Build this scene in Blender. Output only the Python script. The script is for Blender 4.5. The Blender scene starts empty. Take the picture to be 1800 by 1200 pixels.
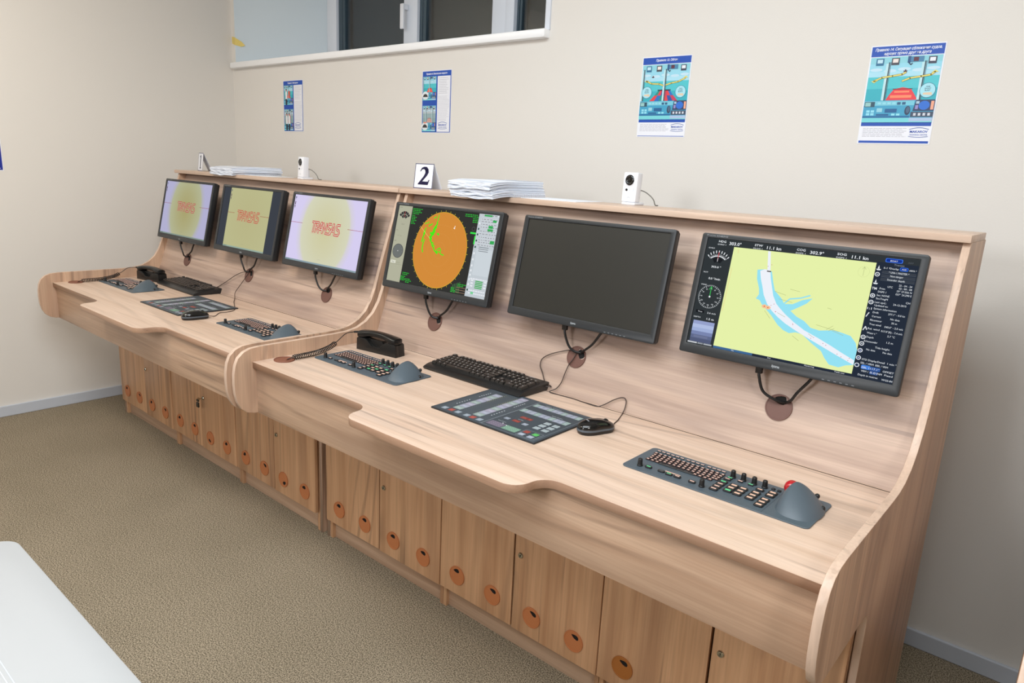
import bpy, bmesh, math, random
from mathutils import Matrix, Vector, Euler
R=random.Random(7)
sc=bpy.context.scene
COL=sc.collection
PI=math.pi
# ---------------------------------------------------------------- camera, light, exposure
CAM=Vector((0,0,1.512)); YAW,PIT,ROL,FPX=0.6988,0.2362,0.0505,1249.8
def cam_matrix():
    ca,sa,cb,sb,cc,s_=math.cos(YAW),math.sin(YAW),math.cos(PIT),math.sin(PIT),math.cos(ROL),math.sin(ROL)
    yaw=Matrix(((ca,sa,0),(-sa,ca,0),(0,0,1))); B=Matrix(((1,0,0),(0,0,-1),(0,1,0)))
    pit=Matrix(((1,0,0),(0,cb,-sb),(0,sb,cb))); rol=Matrix(((cc,-s_,0),(s_,cc,0),(0,0,1)))
    M=rol@pit@B@yaw
    m=Matrix((M[0],-M[1],-M[2])).transposed().to_4x4(); m.translation=CAM
    return m
cd=bpy.data.cameras.new('camera'); cam=bpy.data.objects.new('camera',cd); COL.objects.link(cam)
cam.matrix_world=cam_matrix(); cd.sensor_width=36; cd.sensor_fit='HORIZONTAL'; cd.lens=FPX/1800*36
cd.clip_start=0.05; sc.camera=cam
w=bpy.data.worlds.new('world'); sc.world=w; w.use_nodes=True
w.node_tree.nodes['Background'].inputs[0].default_value=(0.02,0.025,0.04,1); w.node_tree.nodes['Background'].inputs[1].default_value=0.3
def area(name,loc,rot,sx,sy,power,col):
    l=bpy.data.lights.new(name,'AREA'); l.shape='RECTANGLE'; l.size=sx; l.size_y=sy; l.energy=power; l.color=col
    o=bpy.data.objects.new(name,l); o.location=loc; o.rotation_euler=rot; COL.objects.link(o); return o
area('ceiling_bounce',(-0.9,0.35,2.97),(math.radians(3),0,0),2.6,1.6,92,(0.87,0.95,1.0))
area('front_fill',(-1.3,-2.2,2.2),(math.radians(66),0,0),0.9,0.7,42,(0.96,0.97,1.0))
area('ceiling_light_far',(-3.5,0.2,2.95),(0,math.radians(8),0),1.2,0.6,40,(1.0,0.92,0.80))
area('right_fill',(1.8,-0.6,2.85),(0,math.radians(42),0),1.0,0.7,54,(1.0,0.97,0.94))  # added fill to brighten the outer desk end, not a room lamp
vs=sc.view_settings; vs.view_transform='Standard'; vs.look='None'; vs.gamma=1; vs.use_curve_mapping=False; vs.exposure=0.0

# ---------------------------------------------------------------- materials
def lin(c):
    return tuple(((x/255)/12.92 if x/255<=0.04045 else ((x/255+0.055)/1.055)**2.4) for x in c)+(1,)
MATS={}
def mat(name,c,rough=0.5,metal=0,bump=0,bscale=400,emit=None,coat=0,spec=0.5):
    if name in MATS: return MATS[name]
    m=bpy.data.materials.new(name); m.use_nodes=True; nt=m.node_tree; b=nt.nodes['Principled BSDF']
    b.inputs['Base Color'].default_value=lin(c); b.inputs['Roughness'].default_value=rough; b.inputs['Metallic'].default_value=metal
    b.inputs['Coat Weight'].default_value=coat; b.inputs['Specular IOR Level'].default_value=spec
    if emit:
        b.inputs['Emission Color'].default_value=lin(c); b.inputs['Emission Strength'].default_value=emit
    if bump:
        tc=nt.nodes.new('ShaderNodeTexCoord'); n=nt.nodes.new('ShaderNodeTexNoise'); n.inputs['Scale'].default_value=bscale
        bp=nt.nodes.new('ShaderNodeBump'); bp.inputs['Strength'].default_value=bump; bp.inputs['Distance'].default_value=0.002
        nt.links.new(tc.outputs['Object'],n.inputs['Vector']); nt.links.new(n.outputs[0],bp.inputs['Height']); nt.links.new(bp.outputs[0],b.inputs['Normal'])
    MATS[name]=m; return m
def emis(c,st=1.0):
    k='screen_%d_%d_%d_%d'%(c[0],c[1],c[2],int(st*100))
    if k in MATS: return MATS[k]
    m=bpy.data.materials.new(k); m.use_nodes=True; nt=m.node_tree; nt.nodes.clear()
    e=nt.nodes.new('ShaderNodeEmission'); o=nt.nodes.new('ShaderNodeOutputMaterial'); e.inputs[0].default_value=lin(c); e.inputs[1].default_value=st
    nt.links.new(e.outputs[0],o.inputs[0]); MATS[k]=m; return m
def paint(c,rough=0.5):
    return mat('print_%d_%d_%d'%tuple(c),c,rough)
def wood(name,axis,base,dark,grey,rough=0.42,big=(.50,.74,.75)):
    if name in MATS: return MATS[name]
    m=bpy.data.materials.new(name); m.use_nodes=True; nt=m.node_tree; N=nt.nodes.new; L=nt.links.new
    b=nt.nodes['Principled BSDF']; b.inputs['Roughness'].default_value=rough
    tc=N('ShaderNodeTexCoord'); oi=N('ShaderNodeObjectInfo')
    off=N('ShaderNodeVectorMath'); off.operation='SCALE'; off.inputs[0].default_value=(3.1,7.7,5.3); L(oi.outputs['Random'],off.inputs[3])
    ad=N('ShaderNodeVectorMath'); ad.operation='ADD'; L(tc.outputs['Object'],ad.inputs[0]); L(off.outputs[0],ad.inputs[1])
    def noise(sl,sa,detail,dist=0,rg=0.55):
        mp=N('ShaderNodeMapping'); s=[sa,sa,sa]; s['xyz'.index(axis)]=sl; mp.inputs['Scale'].default_value=s
        L(ad.outputs[0],mp.inputs[0]); n=N('ShaderNodeTexNoise'); n.inputs['Scale'].default_value=1; n.inputs['Detail'].default_value=detail
        n.inputs['Distortion'].default_value=dist; n.inputs['Roughness'].default_value=rg; L(mp.outputs[0],n.inputs['Vector']); return n
    def ramp(src,a,bb):
        r=N('ShaderNodeMapRange'); r.inputs[1].default_value=a; r.inputs[2].default_value=bb; L(src,r.inputs[0]); return r.outputs[0]
    def mix(f,a,bb):
        x=N('ShaderNodeMix'); x.data_type='RGBA'
        if isinstance(f,float): x.inputs[0].default_value=f
        else: L(f,x.inputs[0])
        for i,v in ((6,a),(7,bb)):
            if isinstance(v,tuple): x.inputs[i].default_value=v
            else: L(v,x.inputs[i])
        return x.outputs[2]
    big_=ramp(noise(0.55,4.5,3,0.6).outputs[0],big[0],big[1])
    mid=ramp(noise(1.1,26,5,0.3).outputs[0],0.42,0.70)
    fine=ramp(noise(4.0,170,3).outputs[0],0.35,0.75)
    stk=ramp(noise(1.6,62,2,0.0).outputs[0],0.60,0.70); smk=ramp(noise(0.9,6,2).outputs[0],0.42,0.60)
    sm=N('ShaderNodeMath'); sm.operation='MULTIPLY'; L(stk,sm.inputs[0]); L(smk,sm.inputs[1])
    # cathedral figure: rings of a stretched noise field
    f=noise(0.28,2.4,1.0,0.1); mu=N('ShaderNodeMath'); mu.operation='MULTIPLY'; mu.inputs[1].default_value=120; L(f.outputs[0],mu.inputs[0])
    fr=N('ShaderNodeMath'); fr.operation='SINE'; L(mu.outputs[0],fr.inputs[0]); ring_=ramp(fr.outputs[0],0.55,1.0); msk=ramp(noise(0.7,3.0,2).outputs[0],0.48,0.62)
    rm=N('ShaderNodeMath'); rm.operation='MULTIPLY'; L(ring_,rm.inputs[0]); L(msk,rm.inputs[1]); ring=rm.outputs[0]
    c=mix(mid,lin(base),lin(dark))
    mm=N('ShaderNodeMath'); mm.operation='MULTIPLY'; mm.inputs[1].default_value=big[2]; L(big_,mm.inputs[0])
    c=mix(mm.outputs[0],c,lin(grey))
    m2=N('ShaderNodeMath'); m2.operation='MULTIPLY'; m2.inputs[1].default_value=0.35; L(fine,m2.inputs[0])
    c=mix(m2.outputs[0],c,lin(tuple(int(v*0.86) for v in dark)))
    m3=N('ShaderNodeMath'); m3.operation='MULTIPLY'; m3.inputs[1].default_value=0.40; L(ring,m3.inputs[0])
    c=mix(m3.outputs[0],c,lin(tuple(int(v*0.74) for v in grey)))
    m4=N('ShaderNodeMath'); m4.operation='MULTIPLY'; m4.inputs[1].default_value=0.60; L(sm.outputs[0],m4.inputs[0])
    c=mix(m4.outputs[0],c,lin(tuple(int(v*0.80) for v in grey)))
    L(c,b.inputs['Base Color'])
    bp=N('ShaderNodeBump'); bp.inputs['Strength'].default_value=0.06; bp.inputs['Distance'].default_value=0.001; L(fine,bp.inputs['Height']); L(bp.outputs[0],b.inputs['Normal'])
    MATS[name]=m; return m
BASE,DARK,GREY=(224,198,178),(206,176,153),(176,154,142)
W_X=wood('wood_grain_x','x',BASE,DARK,(190,164,148),big=(.5,.74,.45))
W_XB=wood('wood_grain_x_backboard','x',(200,174,156),(172,145,128),(120,102,100),big=(.46,.68,.9))
W_XF=wood('wood_grain_x_apron','x',(200,168,142),(178,144,118),(148,120,102))  # same laminate, weaker light on the fronts put into the colour
W_Z=wood('wood_grain_z','z',(220,174,134),(194,146,108),(156,118,92))
W_ZP=wood('wood_grain_z_side','z',(216,182,154),(194,158,132),(160,130,114))
W_Y=wood('wood_grain_y','y',(214,188,168),(198,168,148),(170,146,134))
EDGE=wood('wood_edge_band','z',(214,186,165),(204,175,154),(196,168,148),0.38,big=(.5,.74,.2))
EDGEW=wood('wood_edge_worktop','x',(182,146,120),(168,132,108),(150,118,98))
BLACK=mat('black_plastic',(24,24,25),0.38)
GLOSSB=mat('gloss_black_plastic',(14,14,15),0.14,coat=0.3)
BEZ=mat('bezel_charcoal',(36,39,42),0.42)
SLATE=mat('slate_grey_plastic',(78,90,99),0.42,bump=0.15,bscale=900)
ORANGE=mat('orange_cap',(190,118,72),0.5)
ORANGE2=mat('ochre_cap',(164,100,42),0.5)
BROWN=mat('brown_cap',(104,70,60),0.5)
BROWN2=mat('red_brown_cap',(128,80,62),0.5)
HOLE=mat('dark_hole',(8,7,6),0.9)
CHROME=mat('lock_metal',(190,185,170),0.25,metal=1)
WHITEP=mat('white_plastic',(236,238,244),0.4)
CABLE=mat('cable_black',(16,14,14),0.45)
CORDB=mat('cord_brown_black',(50,34,28),0.5)
PAPER=mat('paper_white',(238,242,250),0.75)
LEG=emis((255,214,196),1.0); LEGG=emis((120,235,165),1.0); LEGO=emis((255,212,186),1.0)
KEYB=mat('key_dark',(44,18,14),0.5); KEYBK=mat('key_black',(30,31,33),0.45)  # KEYB: red glow between the lit keys put into the body colour

# ---------------------------------------------------------------- helpers
MW={}
def tag(o,label=None,cat=None,group=None,kind=None):
    for k,v in (('label',label),('category',cat),('group',group),('kind',kind)):
        if v: o[k]=v
    return o
def root(name,label,cat,loc,rot=(0,0,0),group=None):
    o=bpy.data.objects.new(name,None); o.empty_display_size=0.05; COL.objects.link(o); o.location=loc; o.rotation_euler=rot
    MW[o]=Matrix.LocRotScale(Vector(loc),Euler(rot),None); return tag(o,label,cat,group)
def add(name,me,mats,parent=None,local=False,smooth=False):
    """link a mesh as one object; its data is in world space unless local"""
    if isinstance(mats,bpy.types.Material): mats=[mats]
    if len(me.materials)==0:
        for m in mats: me.materials.append(m)
    o=bpy.data.objects.new(name,me); COL.objects.link(o)
    if parent is not None:
        o.parent=parent; MW[o]=MW[parent]
        if not local: me.transform(MW[parent].inverted())
    if smooth:
        for p in me.polygons: p.use_smooth=True
        me.set_sharp_from_angle(angle=math.radians(38))
    return o
def bm2me(bm,name='m'):
    bmesh.ops.recalc_face_normals(bm,faces=bm.faces)
    me=bpy.data.meshes.new(name); bm.to_mesh(me); bm.free(); return me
def box_me(x0,x1,y0,y1,z0,z1,bev=0.0,seg=2,mx=None):
    bm=bmesh.new(); bmesh.ops.create_cube(bm,size=1)
    for v in bm.verts: v.co=Vector((x0+(v.co.x+.5)*(x1-x0),y0+(v.co.y+.5)*(y1-y0),z0+(v.co.z+.5)*(z1-z0)))
    if bev: bmesh.ops.bevel(bm,geom=list(bm.edges),offset=bev,segments=seg,profile=0.5,affect='EDGES')
    me=bm2me(bm)
    if mx: me.transform(mx)
    return me
def box(name,x0,x1,y0,y1,z0,z1,m,parent=None,bev=0.0015,local=False,mx=None):
    return add(name,box_me(x0,x1,y0,y1,z0,z1,bev,2,mx),m,parent,local,smooth=bev>0)
def join(mes):
    bm=bmesh.new()
    for i,me in enumerate(mes):
        if isinstance(me,tuple): me,mi=me
        else: mi=0
        n=len(bm.faces); bm.from_mesh(me); bm.faces.ensure_lookup_table()
        for f in bm.faces[n:]: f.material_index=mi
        bpy.data.meshes.remove(me)
    me=bpy.data.meshes.new('j'); bm.to_mesh(me); bm.free(); return me
XZ=Matrix(((1,0,0,0),(0,0,-1,0),(0,1,0,0),(0,0,0,1)))      # x->X  y->Z  z->-Y
YZ=Matrix(((0,0,1,0),(1,0,0,0),(0,1,0,0),(0,0,0,1)))       # x->Y  y->Z  z->X
T=Matrix.Translation
def shape_me(splines,z0,z1,bev=0.0,mx=None):
    """flat outline (with holes) extruded from z0 to z1, edges rounded by bev"""
    cu=bpy.data.curves.new('c','CURVE'); cu.dimensions='2D'; cu.fill_mode='BOTH'; cu.resolution_u=1
    for s in splines:
        sp=cu.splines.new('POLY'); sp.points.add(len(s)-1); sp.use_cyclic_u=True
        for p,q in zip(sp.points,s): p.co=(q[0],q[1],0,1)
    cu.extrude=(z1-z0)/2-bev
    if bev: cu.bevel_depth=bev; cu.bevel_resolution=1; cu.offset=-bev
    o=bpy.data.objects.new('t',cu); COL.objects.link(o); dg=bpy.context.evaluated_depsgraph_get(); dg.update()
    me=bpy.data.meshes.new_from_object(o.evaluated_get(dg)); bpy.data.objects.remove(o); bpy.data.curves.remove(cu)
    me.materials.clear()
    me.transform(T((0,0,(z0+z1)/2)))
    bm=bmesh.new(); bm.from_mesh(me); bmesh.ops.remove_doubles(bm,verts=bm.verts,dist=1e-6); bmesh.ops.recalc_face_normals(bm,faces=bm.faces); bm.to_mesh(me); bm.free()
    if mx: me.transform(mx)
    return me
def rrect(x0,x1,y0,y1,r,n=5):
    out=[]
    for cx,cy,a in ((x1-r,y1-r,0),(x0+r,y1-r,90),(x0+r,y0+r,180),(x1-r,y0+r,270)):
        for i in range(n+1):
            t=math.radians(a+90*i/n); out.append((cx+r*math.cos(t),cy+r*math.sin(t)))
    return out
def circ(cx,cy,r,n=32,ry=None,a0=0,a1=360):
    ry=ry or r; k=n if a1-a0>=360 else n+1
    return [(cx+r*math.cos(math.radians(a0+(a1-a0)*i/n)),cy+ry*math.sin(math.radians(a0+(a1-a0)*i/n))) for i in range(k)]
def spline(pts,n=10):
    """Catmull-Rom through points"""
    P=[Vector(p) for p in pts]; P=[P[0]*2-P[1]]+P+[P[-1]*2-P[-2]]; out=[]
    for i in range(1,len(P)-2):
        for k in range(n):
            t=k/n; a,b,c,d=P[i-1],P[i],P[i+1],P[i+2]
            out.append(0.5*((2*b)+(c-a)*t+(2*a-5*b+4*c-d)*t*t+(3*b-a-3*c+d)*t**3))
    out.append(P[-2]); return out
def tube_me(pts,r,seg=8,smooth=True,n=8):
    P=spline(pts,n) if smooth else [Vector(p) for p in pts]
    bm=bmesh.new(); rings=[]; up=Vector((0,0,1)); prev=None
    for i,p in enumerate(P):
        d=(P[min(i+1,len(P)-1)]-P[max(i-1,0)]).normalized()
        if prev is None:
            x=d.cross(up); x=x if x.length>0.05 else d.cross(Vector((1,0,0))); x.normalize()
        else:
            x=(prev-d*prev.dot(d)); x=x.normalized() if x.length>1e-6 else d.orthogonal().normalized()
        prev=x; y=d.cross(x)
        rings.append([bm.verts.new(p+(x*math.cos(2*PI*k/seg)+y*math.sin(2*PI*k/seg))*r) for k in range(seg)])
    for a,b in zip(rings,rings[1:]):
        for k in range(seg): bm.faces.new((a[k],a[(k+1)%seg],b[(k+1)%seg],b[k]))
    bm.faces.new(rings[0]); bm.faces.new(rings[-1][::-1])
    return bm2me(bm)
def lathe_me(prof,seg=24,mx=None):
    bm=bmesh.new(); rings=[]
    for r,z in prof: rings.append([bm.verts.new((r*math.cos(2*PI*k/seg),r*math.sin(2*PI*k/seg),z)) for k in range(seg)])
    for a,b in zip(rings,rings[1:]):
        for k in range(seg): bm.faces.new((a[k],a[(k+1)%seg],b[(k+1)%seg],b[k]))
    bm.faces.new(rings[0]); bm.faces.new(rings[-1])
    me=bm2me(bm)
    if mx: me.transform(mx)
    return me
def dup(r,loc,rot,label=None,group=None,only=None):
    def cp(o,par):
        c=o.copy(); COL.objects.link(c); c.parent=par; MW[c]=MW.get(par,None)
        for ch in list(o.children): cp(ch,c)
        return c
    c=r.copy(); COL.objects.link(c); c.location=loc; c.rotation_euler=rot; MW[c]=Matrix.LocRotScale(Vector(loc),Euler(rot),None)
    if label: c['label']=label
    if group: c['group']=group
    for ch in list(r.children): cp(ch,c)
    return c
# the left console is the right one shifted along the wall and turned a hair
TH=-0.0061
def T1(p):
    x,y,z=p; c,s=math.cos(TH),math.sin(TH)
    return (c*(x+.33)-s*(y-2)-.33-2.0382, s*(x+.33)+c*(y-2)+2-.0015, z)

FONTCACHE={}
def text_me(s,size,bold=0,shear=0,w=None,align='LEFT',wh=None):
    cu=bpy.data.curves.new('f','FONT'); cu.body=s; cu.size=size; cu.resolution_u=2; cu.shear=shear; cu.offset=bold*size; cu.fill_mode='FRONT'; cu.dimensions='2D'
    o=bpy.data.objects.new('t',cu); COL.objects.link(o); dg=bpy.context.evaluated_depsgraph_get(); dg.update()
    me=bpy.data.meshes.new_from_object(o.evaluated_get(dg)); bpy.data.objects.remove(o); bpy.data.curves.remove(cu); me.materials.clear()
    if not me.vertices: return me
    xs=[v.co.x for v in me.vertices]; a,b=min(xs),max(xs); k=(w/(b-a)) if w else 1
    sh={'LEFT':-a,'CENTER':-(a+b)/2,'RIGHT':-b}[align]
    for v in me.vertices: v.co.x=(v.co.x+sh)*k
    return me
class Canvas:
    """flat print or screen image, in millimetres"""
    def __init__(s,emit=True,st=1.0): s.bm=bmesh.new(); s.m=[]; s.emit=emit; s.st=st; s.z=0.0
    def mi(s,c):
        m=c if isinstance(c,bpy.types.Material) else (emis(c,s.st) if s.emit else paint(c))
        if m not in s.m: s.m.append(m)
        return s.m.index(m)
    def poly(s,pts,c,z=None):
        z=s.z if z is None else z
        f=s.bm.faces.new([s.bm.verts.new((p[0],p[1],z)) for p in pts]); f.material_index=s.mi(c)
        f.normal_update()
        if f.normal.z<0: f.normal_flip()
    def rect(s,x0,y0,x1,y1,c,z=None): s.poly([(x0,y0),(x1,y0),(x1,y1),(x0,y1)],c,z)
    def fill(s,pts,c,z=None):
        """concave outline"""
        z=s.z if z is None else z
        me=shape_me([pts],-0.00001,0.00001); me.transform(T((0,0,z)))
        s.mesh(me,c)
    def mesh(s,me,c):
        n=len(s.bm.faces); s.bm.from_mesh(me); bpy.data.meshes.remove(me); s.bm.faces.ensure_lookup_table(); k=s.mi(c)
        for f in s.bm.faces[n:]: f.material_index=k
    def line(s,pts,wd,c,z=None,closed=False):
        z=s.z if z is None else z
        P=[Vector(p) for p in pts]; P=P+[P[0]] if closed else P
        for a,b in zip(P,P[1:]):
            d=(b-a)
            if d.length<1e-6: continue
            d.normalize(); n=Vector((-d.y,d.x))*wd/2; e=d*wd*0.25
            s.poly([a-e-n,b+e-n,b+e+n,a-e+n],c,z)
    def ell(s,cx,cy,r,c,ry=None,z=None,n=28): s.poly(circ(cx,cy,r,n,ry),c,z)
    def text(s,t,x,y,size,c,bold=0.012,shear=0,w=None,align='LEFT',z=None):
        z=s.z if z is None else z
        me=text_me(t,size,bold,shear,w,align)
        if me.vertices: me.transform(T((x,y,z))); s.mesh(me,c)
    def lines(s,x0,x1,y0,y1,n,c,th,ragged=0.15,z=None):
        """a paragraph too small to read"""
        for i in range(n):
            y=y1-(y1-y0)*(i+.5)/n; x=x0
            while x<x1-(x1-x0)*ragged*R.random():
                l=(x1-x0)*R.uniform(.05,.14); s.rect(x,y-th/2,min(x+l,x1),y+th/2,c,z); x+=l+(x1-x0)*.015
    def build(s,name,parent,mx,kind=None):
        me=bpy.data.meshes.new(name); s.bm.to_mesh(me); s.bm.free()
        for m in s.m: me.materials.append(m)
        me.transform(mx); o=bpy.data.objects.new(name,me); COL.objects.link(o); o.parent=parent; MW[o]=MW[parent]; return o
MM=Matrix.Scale(0.001,4)

# ---------------------------------------------------------------- room
XW,YW,ZC=-4.671,2.557,3.0; XE,YS=4.2,-3.4
def wallmat():
    m=mat('wall_paint',(227,223,217),0.75,bump=0.10,bscale=160); return m
WALL=wallmat()
def carpet():
    m=bpy.data.materials.new('carpet'); m.use_nodes=True; nt=m.node_tree; N=nt.nodes.new; L=nt.links.new; b=nt.nodes['Principled BSDF']
    b.inputs['Roughness'].default_value=0.95; b.inputs['Specular IOR Level'].default_value=0.1
    tc=N('ShaderNodeTexCoord'); n1=N('ShaderNodeTexNoise'); n1.inputs['Scale'].default_value=240; n1.inputs['Detail'].default_value=4; n1.inputs['Roughness'].default_value=.7
    n2=N('ShaderNodeTexNoise'); n2.inputs['Scale'].default_value=3; n2.inputs['Detail'].default_value=3
    L(tc.outputs['Object'],n1.inputs['Vector']); L(tc.outputs['Object'],n2.inputs['Vector'])
    r=N('ShaderNodeValToRGB'); L(n1.outputs[0],r.inputs[0]); r.color_ramp.elements[0].position=.41; r.color_ramp.elements[1].position=.60
    r.color_ramp.elements[0].color=lin((84,76,62)); r.color_ramp.elements[1].color=lin((180,166,144))
    x=N('ShaderNodeMix'); x.data_type='RGBA'; x.blend_type='MULTIPLY'; x.inputs[0].default_value=.35; L(r.outputs[0],x.inputs[6])
    r2=N('ShaderNodeValToRGB'); L(n2.outputs[0],r2.inputs[0]); r2.color_ramp.elements[0].color=(.75,.75,.72,1); r2.color_ramp.elements[0].position=.35; r2.color_ramp.elements[1].position=.65
    L(r2.outputs[0],x.inputs[7]); L(x.outputs[2],b.inputs['Base Color'])
    bp=N('ShaderNodeBump'); bp.inputs['Strength'].default_value=.25; bp.inputs['Distance'].default_value=.002; L(n1.outputs[0],bp.inputs['Height']); L(bp.outputs[0],b.inputs['Normal'])
    return m
def struct(name,me,m,label=None):
    o=add(name,me,m); o['kind']='structure'
    if label: o['label']=label
    return o
struct('floor',box_me(XW-.1,XE+.1,YS-.1,YW+.1,-.1,0),carpet(),'olive brown short pile carpet')
struct('ceiling',box_me(XW-.1,XE+.1,YS-.1,3.1,ZC,ZC+.1),mat('ceiling_paint',(238,236,232),.85),'plain white ceiling')
struct('wall_left',box_me(XW-.1,XW,YS-.1,YW+.02,0,ZC),WALL,'cream painted wall at the left end of the consoles')
struct('wall_right',box_me(XE,XE+.1,YS-.1,YW,0,ZC),WALL,'cream painted wall to the right')
struct('wall_front',box_me(XW,XE,YS-.1,YS,0,ZC),WALL,'cream painted wall behind the viewer')
WX0,WX1,WZ0,WZ1=-4.63,-2.045,2.10,2.78; SPX0,SPX1,WY=-4.125,-2.0,2.95
wb=[box_me(XW-.1,WX0,YW,YW+.05,0,ZC),box_me(WX1,XE,YW,YW+.05,0,ZC),box_me(WX0,WX1,YW,YW+.05,0,WZ0-.02),box_me(WX0,WX1,YW,YW+.05,WZ1,ZC)]
struct('wall_back',join(wb),WALL,'cream painted wall behind the consoles')
BB=mat('baseboard_paint',(196,202,212),0.45)
def basebd(name,me,l): return struct(name,me,BB,l)
basebd('baseboard_back',box_me(XW,XE,YW-.014,YW,0,.062,.003),'pale grey baseboard along the back wall')
basebd('baseboard_left',box_me(XW,XW+.014,YS,YW-.014,0,.062,.003),'pale grey baseboard along the left wall')
basebd('baseboard_right',box_me(XE-.014,XE,YS,YW-.014,0,.062,.003),'pale grey baseboard along the right wall')
# window in its deep splayed recess
win=root('window_1',None,None,(WX0,YW,WZ0))
win['kind']='structure'; win['label']='high window with white frames in a deep pale blue recess'
REV=mat('reveal_panel',(196,210,220),0.45)
def quad_me(pts,th=0.004):
    bm=bmesh.new(); bm.faces.new([bm.verts.new(p) for p in pts]); me=bm2me(bm); return me
add('reveal',quad_me([(WX0,YW,WZ0-.02),(SPX0,WY+.02,WZ0-.02),(SPX0,WY+.02,WZ1),(WX0,YW,WZ1)]),REV,win)
add('reveal',quad_me([(WX1,YW,WZ0-.02),(SPX1,WY+.1,WZ0-.02),(SPX1,WY+.1,WZ1),(WX1,YW,WZ1)]),REV,win)
add('reveal',quad_me([(WX0,YW,WZ1),(WX1,YW,WZ1),(SPX1+.1,WY+.1,WZ1),(SPX0-.3,WY+.1,WZ1)]),REV,win)
PVC=mat('window_white',(224,230,240),0.35)
add('window_sill',box_me(WX0-.012,WX1+.02,YW-.038,WY+.02,2.066,2.103,.008),mat('sill_white',(250,251,253),.35),win,smooth=True)
box('corner_trim',WX1-.004,WX1+.022,YW-.008,YW+.01,2.10,2.62,PVC,win)
ALU=mat('window_gasket',(66,84,96),0.28,metal=.3)
GL=bpy.data.materials.new('window_glass'); GL.use_nodes=True; nt=GL.node_tree; nt.nodes.clear()
o_=nt.nodes.new('ShaderNodeOutputMaterial'); mx_=nt.nodes.new('ShaderNodeMixShader'); tr_=nt.nodes.new('ShaderNodeBsdfTransparent'); gl_=nt.nodes.new('ShaderNodeBsdfGlossy'); gl_.inputs['Roughness'].default_value=.03
tr_.inputs[0].default_value=(.86,.9,.92,1); mx_.inputs[0].default_value=.07
nt.links.new(tr_.outputs[0],mx_.inputs[1]); nt.links.new(gl_.outputs[0],mx_.inputs[2]); nt.links.new(mx_.outputs[0],o_.inputs[0])
def frame_piece(x0,x1,d=0.0): box('window_frame',x0,x1,WY-.03-d,WY+.04,WZ0-.01,WZ1,PVC,win,.003)
for x0,x1 in ((-4.135,-4.037),(-3.392,-3.276),(-2.70,-2.60),(-2.604,-2.545)): frame_piece(x0,x1,0.0 if x0!=-2.604 else .006)
box('window_frame',-4.13,-1.95,WY-.03,WY+.04,WZ0-.02,WZ0+.035,PVC,win,.003)
box('window_frame',-4.13,-1.95,WY-.03,WY+.04,WZ1-.05,WZ1,PVC,win,.003)
for x0,x1 in ((-4.037,-3.998),(-3.995,-3.970),(-3.276,-3.252),(-3.249,-3.222),(-2.545,-2.531),(-2.528,-2.512)):
    box('frame_gasket',x0,x1,WY-.012,WY+.03,WZ0+.03,WZ1-.04,ALU,win,.003)
BL1=mat('night_screen_blue',(58,68,76),.8,bump=.3,bscale=500); BL2=mat('night_screen_brown',(74,71,66),.8,bump=.3,bscale=500)
for x0,x1,m in ((-3.970,-3.392,BL1),(-3.222,-2.70,BL2),(-2.512,-1.95,BL2)):
    box('window_pane',x0,x1,WY,WY+.006,WZ0+.03,WZ1-.04,GL,win,0)
    box('insect_screen',x0,x1,WY+.05,WY+.054,WZ0,WZ1,m,win,0)
hd=join([box_me(-3.375,-3.345,WY-.075,WY-.062,2.265,2.40,.005),box_me(-3.372,-3.348,WY-.065,WY-.03,2.37,2.40,.004)])
add('window_handle',hd,WHITEP,win,smooth=True)
struct('wall_outer',join([box_me(-4.95,-1.75,3.06,3.1,1.9,3.0),box_me(-4.95,-4.9,YW+.05,3.06,1.9,3.0),box_me(-1.8,-1.75,YW+.05,3.06,1.9,3.0),box_me(-4.95,-1.75,YW+.05,3.06,1.9,1.95)]),mat('outer_masonry',(120,118,115),.9),'masonry round the window recess')
# strip of tape across the window corner
tp=[(-4.662,YW-.0015,2.225),(-4.632,YW-.0015,2.215),(-4.595,YW+.024,2.205),(-4.575,YW+.040,2.212),(-4.592,YW+.026,2.235),(-4.632,YW-.0015,2.262),(-4.664,YW-.0015,2.268)]
bm=bmesh.new(); vv=[bm.verts.new(p) for p in tp]; bm.faces.new((vv[0],vv[1],vv[5],vv[6])); bm.faces.new((vv[1],vv[2],vv[4],vv[5])); bm.faces.new((vv[2],vv[3],vv[4]))
me=bm2me(bm); o=add('adhesive_tape',me,mat('yellow_tape',(222,200,110),.4)); tag(o,'torn strip of yellow tape stuck at the window corner','tape')
md=o.modifiers.new('s','SOLIDIFY'); md.thickness=.0006

# ---------------------------------------------------------------- posters
BLUE=(22,78,178)
def poster(name,label,x,ztop,cat='poster',group=None):
    r=root(name,label,cat,(x-.105,YW-.0005,ztop-.297),(PI/2,0,0),group)
    box('sheet',0,.210,0,.297,0,.0006,paint((238,240,248)),r,bev=0,local=True)
    return r
PM=T((0,0,.0006))@MM@Matrix.Translation((0,297,0))@Matrix.Scale(-1,4,(0,1,0))   # x right, y down, mm
def flipbuild(c,name,r):
    # canvas drawn with y up from the sheet's bottom
    return c.build(name,r,T((0,0,.0008))@MM)
def D(y): return 297-y
def logo(c,x,y,w,z):
    c.text('MAKAROV',x,y,w*.19,BLUE,.03,0,w,z=z); c.text('TRAINING CENTRE',x,y-w*.16,w*.10,BLUE,.02,0,w,z=z)
    pts=[(x-2+ (w+4)*t/12, y+w*.2+math.sin(t/12*PI)*w*.10) for t in range(13)]; c.line(pts,w*.035,BLUE,z)
    pts=[(x-2+ (w+4)*t/12, y-w*.22-math.sin(t/12*PI)*w*.05) for t in range(13)]; c.line(pts,w*.03,BLUE,z)
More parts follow.
